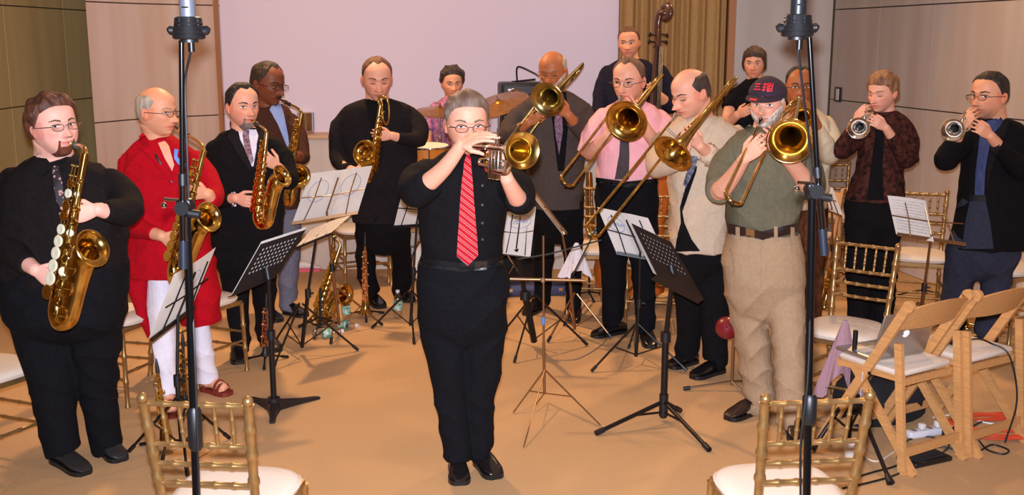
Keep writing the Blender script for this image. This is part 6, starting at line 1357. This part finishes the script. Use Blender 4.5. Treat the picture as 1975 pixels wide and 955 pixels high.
# ------------------------------------------------------------------ music stands
BRONZE = mat('bronze_tube', rgb(150, 112, 78), .3, .75)
def behind(C_, d, up=0.):
    n = (C_[1]-C_[0]).cross(C_[3]-C_[0]).normalized(); mid = sum(C_, Vector())/4
    if n.dot(Vector((0, 0, 2))-mid) > 0: n = -n
    e = (C_[0]-C_[3]).normalized()*up; return [c+n*d+e for c in C_]
def quad(c, Ys): return [P(a[0], a[1], y) for a, y in zip(c, Ys)]
C1 = quad([(340, 530), (420, 478), (374, 592), (291, 655)], [4.95, 5.25, 5.12, 4.82])
wire_stand('folding stand with tilted sheet in front of the man in the red tunic', G(352, 880), C1, BLACKM, a0=.9)
sheet('creased white sheets on the leftmost stand, seen from behind its wires', behind(C1, .012), oval=[(.6, .35, .2, .12)], fold=False)
def perforated(label, base, C_, heavy=True, pole_r=.016, hub_px=None, legs=None):
    base = Vector(base); TL, TR, BR, BL = C_; root = thing('orchestra_music_stand', label, 'music stand', base); o = base; n = ((TR-TL).cross(BL-TL)).normalized(); n = -n if n.y > 0 else n
    S = lambda u, v: (TL.lerp(TR, u)).lerp(BL.lerp(BR, u), v)
    b = MB(); nu, nv = 11, 7; us = [0]+[.06+.88*(i//2+(.58 if i % 2 else .0))/nu for i in range(2*nu)]+[1]; vv = [0]+[.08+.64*(i//2+(.55 if i % 2 else .0))/nv for i in range(2*nv)]+[1]
    us = [0]+[x+.02 for x in us[1:-1]]+[1]
    for i in range(len(us)-1):
        for j in range(len(vv)-1):
            hole = (i % 2 == 0 and j % 2 == 0 and 0 < i < len(us)-2 and 0 < j < len(vv)-2)
            if hole: continue
            q = [S(us[i], vv[j]), S(us[i+1], vv[j]), S(us[i+1], vv[j+1]), S(us[i], vv[j+1])]; b.add([p+n*.001 for p in q]+[p-n*.001 for p in q], [(0, 1, 2, 3), (7, 6, 5, 4), (0, 4, 5, 1), (1, 5, 6, 2), (2, 6, 7, 3), (3, 7, 4, 0)])
    b.build('desk', mat('desk_dark', rgb(34, 28, 28), .4, .3), root, o, smooth=False, norm=False)
    MB().bar(BL-n*.02, BR-n*.02, .045, .004, n.cross(BR-BL)).build('shelf_lip', mat('desk_dark', rgb(34, 28, 28), .4, .3), root, o)
    c = S(.5, .62)+n*.012; MB().tube([base+Vector((0, 0, .02)), Vector((base.x, base.y, c.z*.55))], pole_r, n=14).build('lower_tube', BLACKM, root, o); MB().tube([Vector((base.x, base.y, c.z*.52)), c+n*.02+Vector((0, 0, -.05))], pole_r*.72, n=12).build('upper_tube', BLACKM, root, o)
    MB().tube([Vector((base.x, base.y, c.z*.50)), Vector((base.x, base.y, c.z*.56))], pole_r*1.5, n=14).build('height_clamp', BLACKP, root, o); MB().tube([c+n*.02+Vector((0, 0, -.07)), c], .018, n=12).build('tilt_joint', BLACKP, root, o)
    if heavy:
        for k, (ex, ey) in enumerate(heavy):
            e = G(ex, ey); d = (e-base); L = d.length; d.normalize(); s = Vector((-d.y, d.x, 0)); R = []
            for t, w_, h in ((0, .042, .055), (.25, .030, .042), (.6, .018, .026), (.9, .017, .018), (1, .012, .012)): q = base+d*(L*t); R.append([q+s*w_+Vector((0, 0, .002)), q+s*w_*.8+Vector((0, 0, h)), q-s*w_*.8+Vector((0, 0, h)), q-s*w_+Vector((0, 0, .002))])
            MB().rings(R).build('foot', mat('cast_iron', rgb(40, 32, 32), .5, .3), root, o)
        MB().tube([base+Vector((0, 0, .003)), base+Vector((0, 0, .07))], .034, n=18).build('hub', mat('cast_iron', rgb(40, 32, 32), .5, .3), root, o)
    else:
        for ex, ey in legs:
            e = G(ex, ey, .012); lg = MB().tube([base+Vector((0, 0, .11)), e], .011, n=10).build('leg', BLACKM, root, o); d = (base+Vector((0, 0, .11))-e).normalized(); MB().tube([e+d*.05, e], .015, n=10).build('rubber_foot', BLACKP, lg, o); MB().tube([base+Vector((0, 0, .05)), e.lerp(base+Vector((0, 0, .11)), .55)], .006, n=8).build('leg_brace', BLACKM, root, o)
        MB().tube([base+Vector((0, 0, .03)), base+Vector((0, 0, .15))], .024, n=14).build('hub', BLACKP, root, o)
    return root
C2 = quad([(503, 471), (590, 443), (531, 535), (446, 572)], [5.60, 5.80, 5.62, 5.40])
perforated('black perforated music stand on a heavy cast foot, left of centre', G(529, 790), C2, heavy=[(481, 770), (616, 769), (525, 818)])
sheet('sheets resting on the perforated stand left of centre', behind(C2, .014, .02), curl=.004)
C3 = quad([(600, 448), (676, 420), (640, 452), (572, 480)], [6.75, 7.0, 6.6, 6.4])
wire_stand('black folding stand with nearly flat desk beside the perforated stand', G(583, 684), C3, BLACKM, a0=.2, R_=.36, z0=.34, pr=.010)
sheet('nearly flat sheets on the black folding stand in front of the big score', [c+Vector((0, .0, .014)) for c in C3], curl=.01, lines=5)
C4 = quad([(598, 334), (718, 319), (690, 410), (563, 431)], [7.15, 7.2, 7.1, 7.05])
wire_stand('folding wire stand holding the big two-page score', G(655, 640), C4, BRONZE, a0=.5, R_=.32)
sheet('big open two-page score with two blue oval stamps, left of the front man', behind(C4, .012), oval=[(.24, .40, .15, .22), (.74, .36, .15, .22)], lines=0, curl=.0, fold=True)
C5 = quad([(776, 364), (858, 370), (850, 432), (758, 438)], [7.5, 7.4, 7.4, 7.5])
wire_stand('black folding stand half hidden behind the front man\'s left elbow', G(792, 642), C5, BLACKM, a0=-1.4, R_=.30)
sheet('white score page with oval stamp half hidden behind the front man', behind(C5, .012), oval=[(.45, .3, .2, .2)])
C6 = quad([(978, 408), (1034, 398), (1023, 495), (966, 488)], [6.6, 6.6, 6.5, 6.5])
wire_stand('sturdy black tripod stand right of the front man', G(1030, 672), C6, BLACKM, a0=.15, R_=.36, z0=.36, pr=.018)
sheet('bright page with handwritten word in an oval, right of the front man', [c+Vector((0, -.014, 0)) for c in C6], oval=[(.52, .28, .36, .14)], text=('rcher', .045, .52, .27, .3), lines=0, curl=.003)
# bronze stand without sheets
def bare_stand():
    base = G(1050, 775); root = thing('folding_music_stand', 'empty bronze folding stand with a long cross bar, just right of the front man', 'music stand', base); o = base; Y = base.y
    for ex, ey in ((990, 796), (1010, 862), (1158, 820)):
        e = G(ex, ey, .008); MB().tube([base+Vector((0, 0, .19)), e], .004, n=8).build('leg', BRONZE, root, o); MB().tube([base+Vector((0, 0, .05)), e.lerp(base+Vector((0, 0, .19)), .5)], .003, n=6).build('leg_brace', BRONZE, root, o)
    p0 = P(1047, 540, Y); MB().tube([base+Vector((0, 0, .05)), p0.lerp(base, .5)], .0085, n=10).build('lower_pole', BRONZE, root, o); MB().tube([p0.lerp(base, .52), P(1048, 455, Y)], .0065, n=10).build('upper_pole', BRONZE, root, o)
    MB().tube([p0.lerp(base, .30), p0.lerp(base, .36)], .0095, n=10).build('blue_tape', mat('blue_tape', rgb(70, 130, 200), .5), root, o)
    MB().tube([P(978, 538, Y), P(1128, 541, Y)], .009, n=10).build('cross_bar', BRONZE, root, o); MB().ball(p0+Vector((0, -.012, 0)), .014, 12).build('wing_bolt', CHROME, root, o)
    b = MB(); b.tube([P(1000, 500, Y), P(1060, 490, Y), P(1160, 463, Y)], .0045, n=6); b.tube([P(1104, 532, Y), P(1150, 442, Y)], .0045, n=6); b.build('wire_arms', BLACKM, root, o)
bare_stand()
C7 = quad([(1002, 346), (1012, 350), (1094, 450), (1084, 452)], [6.9, 7.25, 7.05, 6.7]); C7 = [C7[0], C7[1], C7[2], C7[3]]
root = wire_stand('bronze folding stand seen edge-on in front of the bearded man', G(1108, 648), quad([(1006, 350), (1014, 350), (1092, 452), (1086, 450)], [6.75, 7.0, 7.0, 6.75]), BRONZE, a0=-.3, R_=.26)
sheet('white page seen edge-on in front of the bearded man\'s jacket', quad([(1003, 347), (1010, 347), (1094, 452), (1086, 454)], [6.72, 7.0, 7.0, 6.72]))
C8 = quad([(1152, 399), (1250, 420), (1290, 506), (1189, 488)], [6.55, 6.5, 6.4, 6.45])
wire_stand('folding wire stand with two grey-white pages in front of the pink-shirted man', G(1226, 702), C8, BLACKM, a0=-2.6, R_=.34, z0=.26)
sheet('pair of white pages with oval stamp in front of the pink-shirted man\'s trousers', behind(C8, .012), oval=[(.25, .32, .15, .17)], fold=True, text=('archer', .04, .25, .32, .2))
C9 = quad([(1218, 431), (1294, 467), (1357, 577), (1267, 530)], [5.35, 5.45, 5.30, 5.15])
perforated('black perforated music stand on a tripod, right of centre', G(1279, 812), C9, heavy=None, legs=[(1149, 836), (1368, 868), (1312, 792)], pole_r=.018)
sheet('sheets on the perforated stand right of centre, white edge showing', behind(C9, .014, .02), curl=.003)
C10 = quad([(1713, 376), (1787, 386), (1803, 466), (1730, 451)], [6.30, 6.3, 6.2, 6.2])
wire_stand('bronze folding stand between the two silver trumpet players', G(1768, 668), quad([(1708, 380), (1850, 392), (1862, 472), (1730, 452)], [6.25, 6.3, 6.25, 6.2]), BRONZE, a0=-2.2, R_=.28)
sheet('white page of handwritten music between the two silver trumpet players', behind(C10, .012), lines=11)
C11 = quad([(1590, 360), (1606, 362), (1626, 416), (1594, 404)], [7.6, 7.5, 7.4, 7.5])
sheet('white page on a wire stand behind the right microphone stand', C11); wire_stand('bronze wire stand behind the right microphone stand', G(1602, 560), [c+Vector((0, .012, 0)) for c in C11], BRONZE)
# black tripod under the mauve cloth
base = G(1636, 862); root = thing('stand_tripod', 'black tripod stand under the mauve cloth', 'stand', base); tc_ = P(1631, 622, 5.15)
MB().tube([base+Vector((0, 0, .05)), Vector((base.x, base.y, tc_.z-.01))], .012, n=12).build('pole', BLACKM, root, base)
for ex, ey in ((1718, 932), (1566, 868), (1690, 800)):
    e = G(ex, ey, .014); lg = MB().tube([base+Vector((0, 0, .30)), e], .010, n=10).build('leg', BLACKM, root, base); d = (base+Vector((0, 0, .3))-e).normalized(); MB().tube([e+d*.05, e], [.012, .020], n=10).build('rubber_foot', BLACKP, lg, base); MB().tube([base+Vector((0, 0, .09)), e.lerp(base+Vector((0, 0, .3)), .55)], .006, n=8).build('leg_brace', BLACKM, root, base)
# ------------------------------------------------------------------ instruments on the floor
def peg_stand(label, px, py, m=BLACKM, r=.16):
    g_ = G(px, py); t = thing('instrument_stand', label, 'instrument stand', g_); MB().tube([(0, 0, .03), (0, 0, .20)], .009, n=10).build('peg', m, t); tripod(t, (0, 0, 0), .05, r, m, a0=.7, r=.006, brace=False, zb=.03); return g_
g_ = peg_stand('small stand under the soprano saxophone at the left front', 322, 868); straight_horn('gold soprano saxophone standing behind the bottom-left gold chair', P(301, 692, g_.y+.02), g_+Vector((0, 0, .05)), 'soprano_saxophone', 'saxophone', BRASS, BRASS, r1=.026)
g_ = peg_stand('small stand under the dark clarinet in front of the white trousers', 358, 800); straight_horn('dark clarinet with gold keys standing by the left microphone pole', P(352, 640, g_.y), g_+Vector((0, 0, .05)), 'clarinet', 'clarinet', BLACKP, BRASSD, r1=.016, flare=.034)
g_ = peg_stand('small stand under the clarinet behind the heavy-footed music stand', 512, 700); straight_horn('clarinet with copper-coloured keys behind the left perforated stand', P(514, 566, g_.y), g_+Vector((0, 0, .05)), 'clarinet', 'clarinet', BLACKP, mat('copper_keys', (.8, .38, .2), .2, 1.), r1=.016, flare=.034)
g_ = peg_stand('small stand under the soprano saxophone by the water bottle', 705, 612); straight_horn('soprano saxophone standing upright in front of the black-jacketed man\'s legs', P(704, 448, g_.y), g_+Vector((0, 0, .03)), 'soprano_saxophone', 'saxophone', BRASSD, mat('rose_brass', (.85, .5, .3), .2, 1.), r1=.027, flare=.055, n=14)
g_ = peg_stand('small stand under the tall horn behind the pink-shirted man', 1136, 575); straight_horn('tall gold keyed horn standing behind the pink-shirted trombonist', P(1136, 312, g_.y), g_+Vector((0, 0, .55)), 'keyed_horn', 'horn', BRASS, BRASS, r0=.022, r1=.034, flare=.04, mp=False, n=14)
# small stool that carries the horn
t = thing('wooden_stool', 'small stool with wooden top under the tall gold horn', 'stool', (g_.x, g_.y, 0)); MB().tube([(0, 0, .47), (0, 0, .50)], .13, n=24).build('seat', WOOD, t)
for k in range(4): a = .78+k*math.pi/2; MB().tube([(.10*math.cos(a), .10*math.sin(a), .47), (.13*math.cos(a), .13*math.sin(a), 0)], .010, n=8).build('leg', GOLDP, t)
Yk = G(622, 628).y
sax('alto saxophone resting on a floor stand below the big score', P(655, 478, Yk+.12), P(608, 618, Yk), (.85, -.5, .1), P(640, 452, Yk+.12), m=BRASSD, bell=(.34, .55), bell_r=.14, km=BRASSD, bow=.18, thick=1.25)
g_ = G(618, 640); t = thing('instrument_stand', 'black tripod stand under the alto saxophone on the floor', 'instrument stand', g_); tripod(t, (0, 0, 0), .10, .20, BLACKM, a0=.5, r=.007); MB().tube([(0, 0, .03), (0, .06, .30)], .009, n=8).build('post', BLACKM, t); MB().tube([(-.06, -.02, .10), (-.04, -.06, .07), (.04, -.06, .07), (.06, -.02, .10)], .007, n=8).build('cradle', BLACKM, t)
fy = G(1600, 610).y; trumpet('brass flugelhorn standing bell-down on the floor behind the cream-cushioned gold chair', P(1606, 500, fy), P(1588, 596, fy-.02), (.9, .2, 0), m=BRASSD, r=.065, name='flugelhorn', cat='flugelhorn', wide=1.4)
g_ = G(1872, 590); trumpet('brass trumpet standing bell-down on the floor beside the far-right trumpeter\'s legs', P(1866, 548, 7.25), Vector((P(1866, 548, 7.25).x, 7.2, .02)), (-.8, .4, 0), m=BRASSD, r=.06)
# trombone rest stand with a red mute
base = G(1411, 752); root = thing('trombone_stand', 'chrome-footed trombone stand between the tan jacket and the khaki trousers', 'instrument stand', base)
MB().tube([base+Vector((0, 0, .03)), base+Vector((0, 0, .62))], .010, n=12).build('pole', BRONZE, root, base)
for ex, ey in ((1318, 750), (1448, 772), (1440, 735)):
    e = G(ex, ey, .010); lg = MB().tube([base+Vector((0, 0, .05)), e], .008, n=10).build('leg', CHROME, root, base); d = (base+Vector((0, 0, .05))-e).normalized(); MB().tube([e+d*.04, e], .012, n=10).build('rubber_foot', BLACKP, lg, base)
mt = P(1402, 632, base.y-.03); t = thing('plunger_mute', 'dark red mute hanging on the trombone stand beside the khaki trousers', 'mute', mt); RD = mat('mute_red', rgb(120, 24, 34), .35, coat=.3)
MB().lathe([(.005, .045), (.03, .040), (.055, .02), (.066, -.01), (.068, -.03), (.062, -.03), (.05, .0), (.004, .03)], (0, 0, 0), (-.2, -.9, .3), 28).build('bowl', RD, t); MB().tube([(0, .03, .0), (.01, .06, .02)], .012, n=10).build('stub', BLACKP, t)
# bits at the back
g_ = G(592, 522); t = thing('sneaker', 'pink and white sneaker on the floor under the big score', 'shoe', g_, .2)
shoe((-.10, 0, 0), (.13, -.02, 0), 'upper', mat('sneaker_white', rgb(230, 216, 210), .6), t, (0, 0, 0), w=.042, sm=mat('sneaker_sole', rgb(230, 90, 110), .6))
g_ = G(1030, 566); t = thing('instrument_case', 'flat blue-grey instrument case lying on the floor in the back row', 'case', (g_.x, g_.y, 0), .1); MB().box((0, 0, .05), (.62, .22, .10), bev=.025).build('shell', mat('case_blue', rgb(64, 64, 98), .6), t); MB().tube(catmull([(-.07, -.11, .05), (-.05, -.14, .05), (.05, -.14, .05), (.07, -.11, .05)], 4), .008, n=8).build('handle', BLACKP, t)
for s in (-.2, .2): MB().box((s, -.112, .055), (.03, .008, .025)).build('latch', CHROME, t)
g_ = G(585, 520); t = thing('wooden_crate', 'orange-brown wooden box behind the big score', 'box', (g_.x-.05, g_.y+.25, 0), .2); MB().box((0, 0, .23), (.42, .30, .46), bev=.01).build('crate_body', mat('orange_wood', rgb(214, 140, 64), .45, var=.2, vscale=6, stretch=(8, 1, 1)), t); MB().box((0, 0, .468), (.44, .32, .016), bev=.004).build('lid', mat('orange_wood', rgb(214, 140, 64), .45), t)
g_ = G(1592, 536); t = thing('effects_box', 'small turquoise box on the floor in front of the back folding chair', 'box', (g_.x, g_.y, 0), .1); MB().box((0, 0, .035), (.10, .07, .05), bev=.006).build('housing', mat('turq', rgb(120, 190, 205), .4), t)
for k in range(3): MB().tube([(-.03+.03*k, 0, .06), (-.03+.03*k, 0, .075)], .007, n=10).build('knob', BLACKP, t)
MB().tube([(-.05, .02, .03), (-.12, .06, .01)], .005, n=6).build('plug', BLACKP, t)
cable('black cord curling round the turquoise box at the back', [(1570, 548), (1590, 556), (1620, 545), (1630, 530), (1600, 522), (1575, 528)], .005, BLACKP)
cable('dark cord snaking on the floor behind the trumpet stand', [(1690, 560), (1720, 570), (1780, 560), (1830, 575), (1870, 590)], .005, BLACKP)
cable('thin grey cord curving on the floor right of the front man', [(1000, 600), (1090, 622), (1170, 648), (1120, 690), (1060, 695)], .003, mat('grey_cord', rgb(120, 100, 84), .6))
g_ = G(1090, 548);
